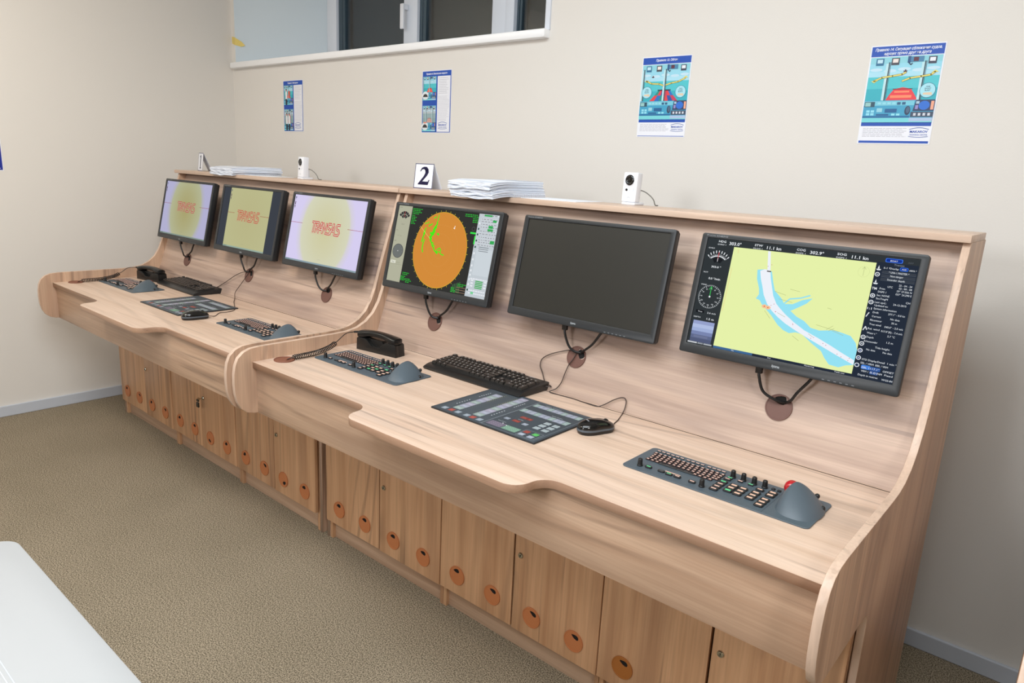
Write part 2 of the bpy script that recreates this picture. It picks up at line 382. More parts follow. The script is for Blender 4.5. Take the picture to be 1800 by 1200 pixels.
def bridge(c,x0,y0,x1,y1,kind,z=.3):
    """illustration of a ship's bridge seen from the helm; box in mm, y up"""
    W,H=x1-x0,y1-y0
    def X(t): return x0+t*W
    def Y(t): return y1-t*H
    sky=((150,215,235),(170,222,240),(120,200,225)) if kind!='grey' else ((175,190,198),(185,196,202),(165,180,190))
    c.rect(X(0),Y(.10),X(1),Y(.22),sky[0],z); c.rect(X(0),Y(.22),X(1),Y(.30),sky[1],z); c.rect(X(0),Y(.0),X(1),Y(.10),(140,208,222),z)
    sea=((78,196,206),(52,176,192)) if kind!='grey' else ((150,175,180),(140,168,172))
    c.rect(X(0),Y(.30),X(1),Y(.48),sea[0],z); c.rect(X(0),Y(.48),X(1),Y(.66),sea[1],z)
    for k in range(5): c.ell(X(.1+.2*k),Y(.19+.02*(k%2)),W*.09,(196,226,242),H*.025,z+.1)
    posts=(.27,.77) if kind in ('head','grey') else (.03,.5)
    z1=z+.2
    if kind in ('head','small','grey'):
        rc,rl=((232,62,72),(250,140,100)) if kind!='grey' else ((196,150,146),(214,170,160))
        c.poly([(X(.30),Y(.66)),(X(.34),Y(.58)),(X(.40),Y(.49)),(X(.52),Y(.465)),(X(.64),Y(.49)),(X(.70),Y(.58)),(X(.75),Y(.66))],rc,z1)
        c.rect(X(.38),Y(.485),X(.66),Y(.495),(40,30,40),z1+.1)
        c.rect(X(.41),Y(.52),X(.62),Y(.545),rl,z1+.1); c.rect(X(.36),Y(.585),X(.66),Y(.625),rl,z1+.1)
    else:
        cols=[(226,60,70),(34,110,190),(28,140,130),(226,60,70),(40,80,160),(200,60,90)]
        for i in range(6):
            a0,a1=.20+.60*i/6,.20+.60*(i+1)/6; b0,b1=.38+.24*i/6,.38+.24*(i+1)/6
            c.poly([(X(a0),Y(.66)),(X(a1),Y(.66)),(X(b1+(a1-b1)*.45),Y(.56)),(X(b0+(a0-b0)*.45),Y(.56))],cols[i],z1)
            c.poly([(X(b0+(a0-b0)*.45),Y(.56)),(X(b1+(a1-b1)*.45),Y(.56)),(X(b1),Y(.465)),(X(b0),Y(.465))],cols[(i+2)%6],z1)
        c.rect(X(.36),Y(.45),X(.64),Y(.475),(60,90,110),z1)
    for px in posts:
        c.rect(X(px-.035),Y(.10),X(px),Y(.66),(190,228,236),z+.5); c.rect(X(px),Y(.08),X(px+.016),Y(.66),(50,66,78),z+.5); c.rect(X(px+.022),Y(.08),X(px+.03),Y(.66),(70,90,104),z+.5)
    if kind in ('head','over'):
        Yc=(232,214,110)
        a=[(.09,.36),(.2,.31),(.35,.29),(.48,.27),(.53,.24)] if kind=='head' else [(.47,.38),(.38,.35),(.22,.34),(.10,.29)]
        b=[(.50,.37),(.6,.33),(.75,.31),(.88,.29),(.93,.25)] if kind=='head' else [(.53,.37),(.64,.34),(.78,.32),(.92,.26)]
        for P in (a,b):
            P=[(X(u),Y(v)) for u,v in P]; c.line(P,H*.030,(50,60,60),z+.7); c.line(P,H*.022,Yc,z+.8)
        e=(X(.09),Y(.36)) if kind=='head' else (X(.10),Y(.29)); c.poly([(e[0]-W*.04,e[1]),(e[0]+W*.06,e[1]+H*.012),(e[0]+W*.005,e[1]-H*.03)],Yc,z+.8)
        e=(X(.93),Y(.25)); c.poly([(e[0]-W*.05,e[1]-H*.01),(e[0]+W*.05,e[1]-H*.002),(e[0],e[1]+H*.03)],Yc,z+.8)
        sx=.52 if kind=='head' else .24
        c.poly([(X(sx-.03),Y(.215)),(X(sx+.03),Y(.215)),(X(sx+.02),Y(.235)),(X(sx-.02),Y(.235))],(80,50,70),z+.8); c.rect(X(sx-.01),Y(.20),X(sx+.01),Y(.215),(60,60,70),z+.8)
        cs=[(.87,.52)] if kind=='head' else [(.13,.50),(.85,.50)]
        for cx,cy in cs:
            c.ell(X(cx),Y(cy),W*.11,(60,120,150),z=z+.9); c.ell(X(cx),Y(cy),W*.103,(168,226,240),z=z+1.0)
            n='ONE' if kind=='head' else 'TWO'
            for i,t in enumerate((n,'SHORT','BLAST' if kind=='head' else 'BLASTS')): c.text(t,X(cx),Y(cy-.045+.028*i),H*.028,(30,60,90),.02,align='CENTER',z=z+1.1)
            c.poly([(X(cx-.06),Y(cy+.055)),(X(cx-.05),Y(cy+.035)),(X(cx+.06),Y(cy+.03)),(X(cx+.07),Y(cy+.075)),(X(cx-.05),Y(cy+.065))],(226,204,176),z+1.1)
    # overhead gauges
    for gx,a,b in ((.14,(40,110,150),(190,226,240)),(.36,(70,70,80),(236,226,220)),(.87,(60,64,84),(236,240,248))):
        c.rect(X(gx-.055),Y(.02),X(gx+.055),Y(.125),a,z+1.2); c.rect(X(gx-.038),Y(.035),X(gx+.038),Y(.09),b,z+1.3)
    c.rect(X(.57),Y(.01),X(.75),Y(.09),(70,130,170),z+1.2); c.rect(X(.61),Y(.02),X(.68),Y(.08),(90,40,60),z+1.3); c.rect(X(.53),Y(.0),X(.57),Y(.10),(30,80,130),z+1.2)
    c.line([(X(.55),Y(.10)),(X(.58),Y(.13)),(X(.60),Y(.11))],W*.014,(30,50,80),z+1.2)
    # console
    c.poly([(X(0),Y(.66)),(X(1),Y(.66)),(X(1),Y(1)),(X(0),Y(1))],(62,160,198),z+1.4)
    c.rect(X(.0),Y(.67),X(.72),Y(.74),(120,200,220),z+1.5); c.rect(X(.0),Y(.90),X(.68),Y(.93),(24,104,158),z+1.5); c.rect(X(0),Y(.93),X(1),Y(1),(120,212,220),z+1.5)
    c.rect(X(.01),Y(.68),X(.16),Y(.76),(44,80,100),z+1.6); c.rect(X(.02),Y(.69),X(.10),Y(.75),(150,200,200),z+1.7)
    for k in range(4): c.rect(X(.20+.07*k),Y(.69),X(.25+.07*k),Y(.72),(150,216,232),z+1.6)
    for k in range(2): c.rect(X(.48+.07*k),Y(.69),X(.53+.07*k),Y(.73),(40,90,130),z+1.6)
    for i in range(2):
        for j in range(2): c.rect(X(.05+.065*i),Y(.81+.045*j),X(.10+.065*i),Y(.845+.045*j),(150,222,240),z+1.6)
    c.rect(X(.20),Y(.78),X(.28),Y(.84),(150,210,226),z+1.6); c.rect(X(.32),Y(.79),X(.49),Y(.85),(22,92,146),z+1.6); c.rect(X(.20),Y(.87),X(.38),Y(.895),(22,92,146),z+1.6)
    c.rect(X(.42),Y(.865),X(.47),Y(.895),(150,226,240),z+1.6); c.rect(X(.49),Y(.865),X(.54),Y(.895),(150,226,240),z+1.6)
    c.ell(X(.64),Y(.82),W*.04,(40,60,90),H*.07,z+1.6); c.ell(X(.645),Y(.81),W*.025,(70,100,130),H*.05,z+1.7)
    c.poly([(X(.74),Y(.66)),(X(1),Y(.66)),(X(1),Y(.83)),(X(.71),Y(.83))],(44,60,98),z+1.6); c.ell(X(.86),Y(.745),W*.075,(40,110,210),H*.068,z+1.7)
    c.rect(X(.95),Y(.68),X(.99),Y(.81),(240,170,140),z+1.7); c.rect(X(.745),Y(.68),X(.79),Y(.72),(170,200,220),z+1.7); c.rect(X(.74),Y(.74),X(.78),Y(.80),(150,140,200),z+1.7)
    c.rect(X(.69),Y(.84),X(1),Y(.92),(60,76,100),z+1.6); 
    for k in range(4): c.rect(X(.73+.065*k),Y(.86),X(.765+.065*k),Y(.90),(210,215,225),z+1.7)
    c.rect(X(.68),Y(.93),X(1),Y(.985),(170,196,226),z+1.6)
def rule_poster(r,title,kind,hdr,bot):
    c=Canvas(emit=False)
    c.rect(3,D(hdr),207,D(3),BLUE,.0)
    if len(title)==1: c.text(title[0],105,D(18),11.5,(240,244,255),.02,.25,92,'CENTER',.2)
    else:
        c.text(title[0],106,D(16.5),11.5,(240,244,255),.02,.25,186,'CENTER',.2); c.text(title[1],106,D(28.5),11.5,(240,244,255),.02,.25,132,'CENTER',.2)
    bridge(c,4,D(231),206,D(hdr+2),kind)
    c.rect(4,D(242),206,D(231),BLUE,0)
    c.lines(12,140,D(276),D(247),7,(150,150,165),.9)
    logo(c,150,D(262),50,.2)
    c.rect(4,D(294),206,D(294-bot),BLUE,0)
    flipbuild(c,'printed_picture',r)
def two_pic_poster(r,title,tw,kinds,figs):
    c=Canvas(emit=False)
    c.rect(3,3,207,294,BLUE,0)
    c.text(title,105,D(19),11,(240,244,255),.03,.1,tw,'CENTER',.2)
    c.rect(112,6,202,D(28),(236,238,246),.2)
    c.lines(122,194,D(112),D(33),10,(130,130,150),1.0,.3,.4); c.lines(116,198,D(240),D(120),20,(165,165,180),.8,.25,.4)
    logo(c,124,D(262),58,.4)
    for k,(a,b) in enumerate(((D(140),D(28)),(8,D(166)))):
        bridge(c,8,a,103,b,kinds[k],.2)
        H=b-a
        if figs:   # crew seen from behind
            for j in range(1+k):
                x=36+26*j
                c.poly([(x-9,a+H*.30),(x+9,a+H*.30),(x+10,a+H*.62),(x+5,a+H*.70),(x-5,a+H*.70),(x-10,a+H*.62)],(238,240,244),2.4)
                c.poly([(x-8,a),(x+8,a),(x+9,a+H*.30),(x-9,a+H*.30)],(34,38,50),2.4); c.ell(x,a+H*.75,5,(214,120,96),7,2.5); c.ell(x,a+H*.79,6,(40,34,34),3.5,2.6)
            c.ell(66,a+H*.6,10,(226,86,60),14,2.3)
        else:
            c.ell(28,a+H*.20,23,(226,234,238),20,2.4); c.poly([(9,a+H*.14),(16,a+H*.24),(28,a+H*.28),(40,a+H*.24),(47,a+H*.14)],(52,50,54),2.6)
            if k: c.ell(28,a+H*.34,12,(232,150,130),4,2.6)
    flipbuild(c,'printed_picture',r)
r=poster('wall_poster','poster of a red ship bow and two yellow arrows, titled rule 14',-.6168,1.948); rule_poster(r,['Правило 14. Ситуация сближения судов,','идущих прямо друг на друга'],'head',33,7)
r=poster('wall_poster','poster of coloured containers ahead, titled rule 13, above the second white camera',-1.4485,1.962); rule_poster(r,['Правило 13. Обгон'],'over',28,2)
r=poster('wall_poster','poster with two bridge pictures and a round inset each, under the window',-2.7164,1.9705); two_pic_poster(r,'Правило 6. Безопасная скорость',150,('small','grey'),False)
r=poster('wall_poster','leftmost small poster on the back wall showing people in white shirts',-3.9731,1.972); two_pic_poster(r,'Правило 5. Наблюдение',110,('small','grey'),True)
r=root('wall_poster','blue poster cut by the left edge of the picture on the left wall','poster',(XW+.0005,1.0,1.373),(PI/2,0,PI/2))
box('sheet',0,.210,0,.297,0,.0006,paint((238,240,248)),r,bev=0,local=True)
c=Canvas(emit=False); c.rect(4,4,206,293,(16,40,150),0); c.line([(150,14),(170,17),(196,13)],2.5,(235,238,250),.2); flipbuild(c,'printed_picture',r)
r=root('wall_notice','small white sheet high on the wall above the rule 14 poster','notice',(-.733,YW-.0005,2.196),(PI/2,0,0))
box('sheet',0,.135,0,.20,0,.0006,paint((240,242,248)),r,bev=0,local=True)

# ---------------------------------------------------------------- consoles
XL,XLi,XRi,XR=-2.280,-2.2625,-.2885,-.2710
ZD=.806
PROF=[(2.20,0),(2.20,1.398),(1.984,1.398),(1.930,1.235),(1.880,1.085),(1.856,1.01),(1.836,.962),(1.808,.920),(1.772,.889),(1.728,.869),(1.680,.860),(1.62,.858),
      (1.30,.858),(1.262,.855),(1.235,.845),(1.214,.826),(1.203,.80),(1.198,.77),(1.197,.735),(1.199,.70),(1.206,.667),(1.220,.640),(1.242,.622),(1.270,.614),(1.30,.613),
      (1.545,.613),(1.568,.608),(1.581,.595),(1.585,.573),(1.585,0)]
def smooth(t): return t*t*(3-2*t)
def deskline():
    f0,f1=1.268,1.166; r=(f0-f1)/2; ym=f0-r
    out=[(XLi,f0)]+circ(-1.655,ym,r,8,None,90,0)+circ(-1.655+2*r,ym,r,8,None,180,270)[1:]
    out+=circ(-.893-2*r,ym,r,8,None,270,360)+circ(-.893,ym,r,8,None,180,90)[1:]
    return out+[(XRi,f0),(XRi,1.822),(XLi,1.822)]
BT=(2.022-1.815)/(1.398-.806)      # lean of the backboard
BL_=math.hypot(1,BT)
def backmx():                      # frame on the backboard's face: x along, y up the slope, z to the viewer
    return Matrix(((1,0,0,0),(0,BT/BL_,-1/BL_,1.815),(0,1/BL_,BT/BL_,ZD),(0,0,0,1)))
BM=backmx()
def backpt(x,z,out=0.0):
    p=BM@Vector((x,(z-ZD)*BL_,out)); return p
def grommet(r,m,hole_a,hr=.46,hs=1.0):
    """round cap with a leaf shaped opening; local frame, facing +z"""
    a=math.radians(hole_a); hx,hy=math.cos(a)*r*hr,math.sin(a)*r*hr
    hole=[]
    for i in range(12):
        t=2*PI*i/12; u,v=math.cos(t)*r*.40*hs,math.sin(t)*r*.22*hs*(1+.4*math.cos(t)); b=a-PI/2
        hole.append((hx+u*math.cos(b)-v*math.sin(b),hy+u*math.sin(b)+v*math.cos(b)))
    cap=shape_me([circ(0,0,r,36),hole[::-1]],0,.003,.0008)
    rim=shape_me([circ(0,0,r,36),circ(0,0,r*.90,36)[::-1]],.0025,.0042,.0006)
    dark=shape_me([circ(hx,hy,r*.40*min(hs,1.08),16)],-.0004,.0004)
    return join([(cap,0),(rim,0),(dark,1)])
def make_console(label,full=True):
    r=root('console_desk',label,'desk',(-1.275,1.8,0))
    for nm,x0,x1 in (('side_panel',XL,XLi),('side_panel',XRi,XR)):
        me=shape_me([PROF],x0,x1,.0010,YZ)
        for p in me.polygons: p.material_index=0 if abs(p.normal.x)>.9 else 1
        add(nm,me,[W_ZP,EDGE],r)
    me=shape_me([deskline()],.784,ZD,.0008)
    for p in me.polygons: p.material_index=0 if p.normal.z>.5 else 1
    add('worktop',me,[W_X,EDGEW],r)
    wt=r.children[-1] if r.children else None
    box('apron',XLi,XRi,1.282,1.300,.613,.784,W_XF,r,.001)
    bb=add('backboard',box_me(XLi,XRi,0,(1.398-ZD)*BL_,-.016,0,.0005,2,BM),W_XB,r)
    box('top_shelf',XL-.026 if full else XL,XR,1.971,2.185,1.398,1.4165,W_X,r,.0015)
    box('rear_panel',XLi,XRi,2.17,2.186,.1,1.398,W_XB,r,.0)
    if full:
        g=join([(grommet(.037,None,40),0)]); g.transform(T((-2.214,1.365,ZD)))
        add('desk_cable_cap',g,[BROWN2,HOLE],r)
        for m,dx,a in ((-1.9297,-.023,35),(-1.2657,-.017,40),(-.6168,0,90)):
            g=grommet(.036,None,a,.55,1.35); g.transform(BM@T((m+dx,(.930-ZD)*BL_,0)))
            add('cable_cap',g,[BROWN,HOLE],bb)
        # thin joint between worktop and backboard
        box('joint_strip',XLi,XRi,1.806,1.8085,ZD,ZD+.0006,HOLE,r,0)
    return r
con2=make_console('wooden console desk with the numeral two on its shelf, nearest the viewer')
con1=dup(con2,T1(con2.location),(0,0,TH),'wooden console desk with the numeral one on its shelf, at the far left')
con3=make_console('wooden console desk of which only a rounded side end shows at lower right',False)
con3.location=(con3.location[0]+2.283,con3.location[1],0)

# base cabinets under the desks
DX=[-2.2605,-1.9226,-1.5927,-1.2628,-.9329,-.603,-.2905]
cap_angles=[118,75,120,80,110,95,250,110,120,70,300,105, 100,95,98,88,100,80,70,75,78,92,95,100]
CI=[0]
def make_cabinet(k,console,label):
    x0,x1,xm=DX[2*k],DX[2*k+2],DX[2*k+1]
    r=root('base_cabinet',label,'cabinet',((x0+x1)/2,1.8,0),group=None)
    s=.016
    box('side_board',x0+.001,x0+s,1.587,2.16,0,.782,W_Z,r,.0008); box('side_board',x1-s,x1-.001,1.587,2.16,0,.782,W_Z,r,.0008)
    box('floor_board',x0+s,x1-s,1.60,2.15,.088,.104,W_X,r,.0005); box('rear_board',x0+s,x1-s,2.14,2.146,.088,.782,W_X,r,0)
    box('plinth',x0+s,x1-s,1.600,1.616,0,.087,W_XF,r,.0008)
    for j,(a,b) in enumerate(((x0,xm),(xm,x1))):
        ga,gb=(.0012,.0042) if j==0 else (.0042,.0012)
        pull=.0 if j==0 else -.003
        d=box('door',a+ga,b-gb,1.568+pull,1.584+pull,.087,.770,W_Z,r,.001)
        c=(DX[2*k+j]+DX[2*k+j+1])/2
        for sx in (-.081,.081):
            an=cap_angles[CI[0]%24]; CI[0]+=1
            g=grommet(.034,None,an,.5); g.transform(T((c+sx,1.568+pull,.160))@XZ)
            add('cable_cap',g,[ORANGE2 if (console==2 and k==2) else ORANGE,HOLE],d)
        if j==1:
            lk=join([(lathe_me([(.0095,0),(.0095,.003),(.0080,.005),(.0055,.0052),(.0050,.0042)],20),0),(box_me(-.0007,.0007,-.003,.003,.004,.0056),1)]); lk.transform(T((a+.028,1.568+pull,.352))@XZ)
            add('lock',lk,[CHROME,HOLE],d,smooth=False)
    return r
CL={1:['two-door cabinet under the far left end of the left console','two-door cabinet with keys hanging in its lock','two-door cabinet at the right end of the left console'],
    2:['two-door cabinet at the left end of the nearer console','two-door cabinet under the middle of the nearer console','two-door cabinet with ochre caps at the right end of the nearer console']}
for c_ in (1,2):
    for k in range(3):
        r=make_cabinet(k,c_,CL[c_][k])
        if c_==1: r.location=T1(r.location); r.rotation_euler=(0,0,TH)
# keys left in the lock of the middle far cabinet
kp=T1((DX[3]+.028,1.562,.352))
kr=root('key_bunch','small keys with a black fob hanging from a cabinet lock','keys',kp)
add('key',join([box_me(-.001,.001,-.028,0,-.004,.004,.0004),lathe_me([(.011,-.0012),(.011,.0012)],14,T((0,-.03,0))@Matrix.Rotation(PI/2,4,'Y'))]),CHROME,kr,local=True)
pts=[(0.006*math.sin(2*PI*i/16)-.004,-.032,-.012+.012*math.cos(2*PI*i/16)) for i in range(17)]
add('key_ring',tube_me(pts,.0009,6,False),CHROME,kr,local=True)
add('fob',shape_me([rrect(-.022,.012,-.058,-.022,.006)],-.004,.004,.002,T((0,-.034,0))@XZ),GLOSSB,kr,local=True)
add('spare_key',join([box_me(-.020,.014,-.037,-.031,-.016,-.002,.002)]),GLOSSB,kr,local=True)

kr.scale=(.72,.72,.72)
# ---------------------------------------------------------------- monitors
MTs,MY,MZ=.2218,1.8086,1.0389; ML=math.hypot(1,MTs); PHI=math.atan2(1/ML,MTs/ML)
MWd,MH=.5676,.3378
def make_monitor(x):
    r=root('monitor','','monitor',(x,MY,MZ),(PHI,0,0))
    out=rrect(-MWd/2,MWd/2,0,MH,.007); sc_=rrect(-.2662,.2662,.0265,.3255,.0005,1)
    add('bezel',shape_me([out,sc_[::-1]],-.020,0,.0018),BEZ,r,local=True,smooth=True)
    # back shell: slab then hump
    add('back_shell',join([shape_me([rrect(-MWd/2+.003,MWd/2-.003,.003,MH-.003,.006)],-.034,-.018,.004),shape_me([rrect(-.19,.19,.05,.29,.03)],-.056,-.032,.008)]),BLACK,r,local=True,smooth=True)
    p=box_me(-.2670,.2670,.0257,.3263,-.006,-.0035); add('screen',p,mat('screen_off',(34,33,28),.4),r,local=True)
    add('wall_mount',join([box_me(-.05,.05,.12,.22,-.064,-.056,.002),box_me(-.02,.02,.15,.19,-.125,-.060,.002)]),BLACK,r,local=True)
    b=Canvas(emit=False)
    b.text('iiyama',-8,8.5,10,(176,182,188),.01,0,20,'CENTER',.2); b.build('brand_mark',r,T((0,0,.0002))@MM)['kind']='stuff'
    b=Canvas(emit=False)
    for i in range(6): b.rect(110+i*14,4.5,116+i*14,6.0,(120,125,130),.2)
    b.build('menu_marks',r,T((0,0,.0002))@MM)['kind']='stuff'
    b=Canvas(emit=False); b.text('ProLite E2483HS',-270,329.5,6.5,(140,145,150),0,.15,62,z=.2)
    b.build('model_mark',r,T((0,0,.0002))@MM)['kind']='stuff'
    return r
def cables(r,xm,dx,side):
    """two short leads from the monitor down into the backboard cap; world coordinates of the right hand console"""
    g=backpt(xm+dx,.946,.004); F=(lambda p:T1(p)) if side==1 else (lambda p:tuple(p))
    g=Vector(g)
    cx=xm-.060; hx=g.x+.012
    ctop=Vector((cx,1.842,1.043))
    add('cable_plug',box_me_at(F(Vector((cx,1.842,1.030))),.018,.012,.030),CABLE,r,smooth=True)
    p=[ctop+Vector((0,0,-.02)),Vector((cx+.004,1.838,1.005)),Vector((cx+.018,1.842,.968)),Vector((hx-.02,1.850,.950)),Vector((hx,g.y+.002,.945)),Vector((hx+.004,g.y+.012,.944))]
    add('cable',tube_me([F(q) for q in p],.0040,8),CABLE,r,smooth=True)
    p=[Vector((xm+.085,1.862,1.055)),Vector((xm+.070,1.852,1.022)),Vector((xm+.045,1.850,.985)),Vector((hx+.018,1.853,.958)),Vector((hx+.004,g.y+.002,.947)),Vector((hx-.002,g.y+.012,.944))]
    add('cable',tube_me([F(q) for q in p],.0040,8),CABLE,r,smooth=True)
def box_me_at(c,a,b,h): return box_me(c[0]-a/2,c[0]+a/2,c[1]-b/2,c[1]+b/2,c[2]-h/2,c[2]+h/2,.002)
MLAB={(1,0):'leftmost monitor, dim lilac wallpaper with a small red logo',(1,1):'monitor showing a yellow-green wallpaper between two dark side bars',(1,2):'third monitor from the left, bright lilac wallpaper with red logo',
      (2,0):'monitor showing an orange radar circle with green echoes',(2,1):'switched-off monitor with a blank black screen',(2,2):'rightmost monitor showing a yellow and cyan sea chart'}
MX=[-1.9297,-1.2657,-.6168]; GDX={(1,0):-.036,(1,1):-.035,(1,2):-.020,(2,0):-.023,(2,1):-.017,(2,2):0}
proto=make_monitor(0); mons={}
first=True
for s in (1,2):
    for k in range(3):
        loc=(MX[k],MY,MZ); rot=(PHI,0,0)
        if s==1: loc=T1(loc); rot=(PHI,0,TH)
        if first: m=proto; m.location=loc; m.rotation_euler=rot; MW[m]=Matrix.LocRotScale(Vector(loc),Euler(rot),None)
        else: m=dup(src,loc,rot)
        if first: src=dup(proto,loc,rot); first=False
        m['label']=MLAB[(s,k)]; mons[(s,k)]=m
def rmtree(o):
    for c in list(o.children): rmtree(c)
    bpy.data.objects.remove(o)
rmtree(src)
for (s,k),m in mons.items():
    MW_=Matrix.LocRotScale(Vector(m.location),m.rotation_euler,None); MW[m]=MW_
    for ch in m.children: MW[ch]=MW_
    cables(m,MX[k],GDX[(s,k)] if s==2 else GDX[(s,k)]+.0,s)
def screen_of(m): return [c for c in m.children if c.name.startswith('screen')][0]
SMX=T((-.2838,0,-.0032))@MM          # canvas u from the left edge, v from the bottom edge, in mm
def grad_mat(name,outer,inner,core,cx,cy,rx,ry):
    m=bpy.data.materials.new(name); m.use_nodes=True; nt=m.node_tree; nt.nodes.clear(); N=nt.nodes.new; L=nt.links.new
    tc=N('ShaderNodeTexCoord'); mp=N('ShaderNodeMapping'); mp.vector_type='POINT'
    mp.inputs['Location'].default_value=(-cx/rx,-cy/ry,0); mp.inputs['Scale'].default_value=(1/rx,1/ry,0); L(tc.outputs['Object'],mp.inputs[0])
    ln=N('ShaderNodeVectorMath'); ln.operation='LENGTH'; L(mp.outputs[0],ln.inputs[0])
    cr=N('ShaderNodeValToRGB'); e=cr.color_ramp.elements; e[0].position=0; e[0].color=lin(core); e[1].position=1.0; e[1].color=lin(outer)
    a=e.new(.45); a.color=lin(tuple((p+q)//2 for p,q in zip(core,inner))); b=e.new(.80); b.color=lin(inner); d=e.new(.86); d.color=lin(tuple((p*3+q*2)//5 for p,q in zip(outer,inner)))
    L(ln.outputs['Value'],cr.inputs[0]); em=N('ShaderNodeEmission'); L(cr.outputs[0],em.inputs[0]); o=N('ShaderNodeOutputMaterial'); L(em.outputs[0],o.inputs[0]); return m
GLY=[ # strokes of the red word mark, letters joined, unit height 1
 [(0,1),(.95,1)],[(.45,1),(.45,0)],
 [(.95,1),(1.55,1),(1.75,.85),(1.6,.6),(1.15,.5),(1.85,0)],[(1.0,.8),(1.0,0)],
 [(1.75,0),(2.25,1),(2.35,1),(2.75,0)],[(2.0,.35),(2.6,.35)],
 [(2.75,0),(2.75,1),(3.55,0),(3.55,1)],
 [(4.65,1),(4.1,1),(3.9,.8),(4.1,.55),(4.5,.48),(4.7,.25),(4.5,0),(3.75,0)],
 [(4.7,0),(5.2,1),(5.3,1),(5.7,0)],[(4.95,.35),(5.55,.35)],
 [(6.75,1),(6.15,1),(5.95,.8),(6.15,.55),(6.6,.48),(6.8,.25),(6.6,0),(5.75,0)]]
def wordmark(c,cx,cy,w,red,bg):
    k=w/6.8; h=k*1.45
    for th,col,z in ((k*.36,red,.6),(k*.13,bg,.9)):
        for s in GLY: c.line([(cx-w/2+x*k+(y*h*.06),cy-h/2+y*h) for x,y in s],th,col,z)
    for i in range(26):
        x=cx-w/2+w*(i+.5)/26; l=R.uniform(2,8); c.rect(x-1,cy-h/2-3-l,x+1,cy-h/2-3,tuple((a+b*3)//4 for a,b in zip(red,bg)),.6)
def wallpaper(m,u0,u1,outer,inner,core,red,bar,bars=None):
    c=Canvas()
    if bars: c.rect(18,27,550,325,bars,0)
    c.rect(u0,27,u1,325,grad_mat('wallpaper',outer,inner,core,(0.0 if not bars else -.005),.176,.215 if not bars else .6,.235 if not bars else .6),.3)
    c.rect(u0,27,u1,34,bar,.6); 
    for i in range(4): c.rect(u0+4+i*9,28.5,u0+10+i*9,33,tuple(int(v*.75) for v in bar),.8)
    dk=(90,70,90)
    for v in (312,290,283,272): 
        c.rect(u0+6,v-4,u0+12,v+4,dk if v!=312 else (70,80,110),.6); c.rect(u0+5,v-8,u0+13,v-7,dk,.6)
    red2=tuple(int(v*.8) for v in red)
    a=(u0+u1)/2; W2=(u1-u0)/2
    c.line([(u0,200),(a-W2*.66,200)],1.6,red2,.6); c.line([(a+W2*.60,200),(u1,200)],1.6,red2,.6)
    wordmark(c,a+2,190,205,red,inner)
    c.rect(a-20,50,a+4,51,tuple(int(v*.85) for v in inner),.6)
    c.build('screen_image',screen_of(m),SMX)
wallpaper(mons[(1,0)],18,550,(178,176,208),(178,180,146),(168,160,108),(190,70,78),(132,148,140))
wallpaper(mons[(1,1)],85,473,(190,192,148),(190,192,148),(184,180,134),(196,66,62),(150,172,160),(62,66,74))
wallpaper(mons[(1,2)],18,550,(214,206,240),(212,212,186),(206,202,160),(206,44,60),(140,160,168))
# ----- radar screen
m=mons[(2,0)]; c=Canvas(); GR=(60,235,60); DG=(52,52,50)
c.rect(18,27,550,325,DG,0)
c.rect(18,27,96,325,(178,178,156),.3)
c.text('GYRO',24,316,5,(110,110,100),0,z=.5)
def fan(c,cx,cy,r0,r1,a0,a1,col,z,n=10): c.poly([(cx+r1*math.cos(math.radians(a0+(a1-a0)*i/n)),cy+r1*math.sin(math.radians(a0+(a1-a0)*i/n))) for i in range(n+1)]+[(cx+r0*math.cos(math.radians(a1-(a1-a0)*i/n)),cy+r0*math.sin(math.radians(a1-(a1-a0)*i/n))) for i in range(n+1)],col,z)
for i in range(6): fan(c,58,268,25,36,32+19.5*i,49+19.5*i,(44,44,48),.5,4)
for i in range(4): fan(c,58,268,11,23,38+26*i,62+26*i,(60,60,60),.5,4)
c.line([(58,282),(58,302)],1.5,(220,70,70),.7)
c.text('303.0°',48,250,8,(150,148,130),.01,z=.5); c.text('ROT',24,226,5,(90,90,80),0,z=.5); c.text('0.0 °/min',36,205,7,(150,148,130),.0,z=.5); c.text('WIND',22,184,5,(90,90,80),0,z=.5)
c.ell(55,147,31,(86,88,88),28,.5); c.ell(55,147,28,(112,116,114),25.5,.7); c.ell(55,147,1.8,(240,240,240),z=.9)
for i in range(12):
    a=2*PI*i/12; c.line([(55+24*math.cos(a),147+22*math.sin(a)),(55+27*math.cos(a),147+25*math.sin(a))],.8,(150,152,150),.9)
c.rect(24,97,53,109,(222,222,206),.5); c.text('True',31,100,7,(90,90,80),.01,z=.7); c.text('2.6 m/s',60,100,6.5,(140,140,124),0,z=.7); c.rect(24,94,92,95,(150,150,130),.5)
def smallgreen(x,y,wd,n,dy=6.2,al=0):
    for i in range(n):
        xx=x-(al*R.uniform(0,wd*.4)); 
        while xx<x+wd*R.uniform(.6,1):
            l=R.uniform(4,11); c.rect(xx,y-i*dy,xx+l,y-i*dy+2.8,(46,190,60),.4); xx+=l+2.5
smallgreen(101,316,52,4); smallgreen(101,290,24,6); smallgreen(104,66,40,2); smallgreen(98,52,28,4,5); smallgreen(128,44,30,3)
smallgreen(384,316,76,2); smallgreen(425,303,38,3); c.ell(436,268,8,(80,80,80),z=.4); c.ell(436,268,6,DG,z=.5)
for k in range(5): c.rect(384+8*k,30,388+8*k,60+3*k,(70,110,70),.4)
smallgreen(378,46,20,4,5); smallgreen(408,62,40,2)
for k in range(3): c.line([(404,34+k*9),(450,34+k*9)],1,(190,150,120),.5)
cx,cy,rx,ry=282,174,141,143
c.ell(cx,cy,rx,(226,176,52),ry,.4,64); c.ell(cx,cy,rx-2,(212,140,60),ry-2,.6,64)
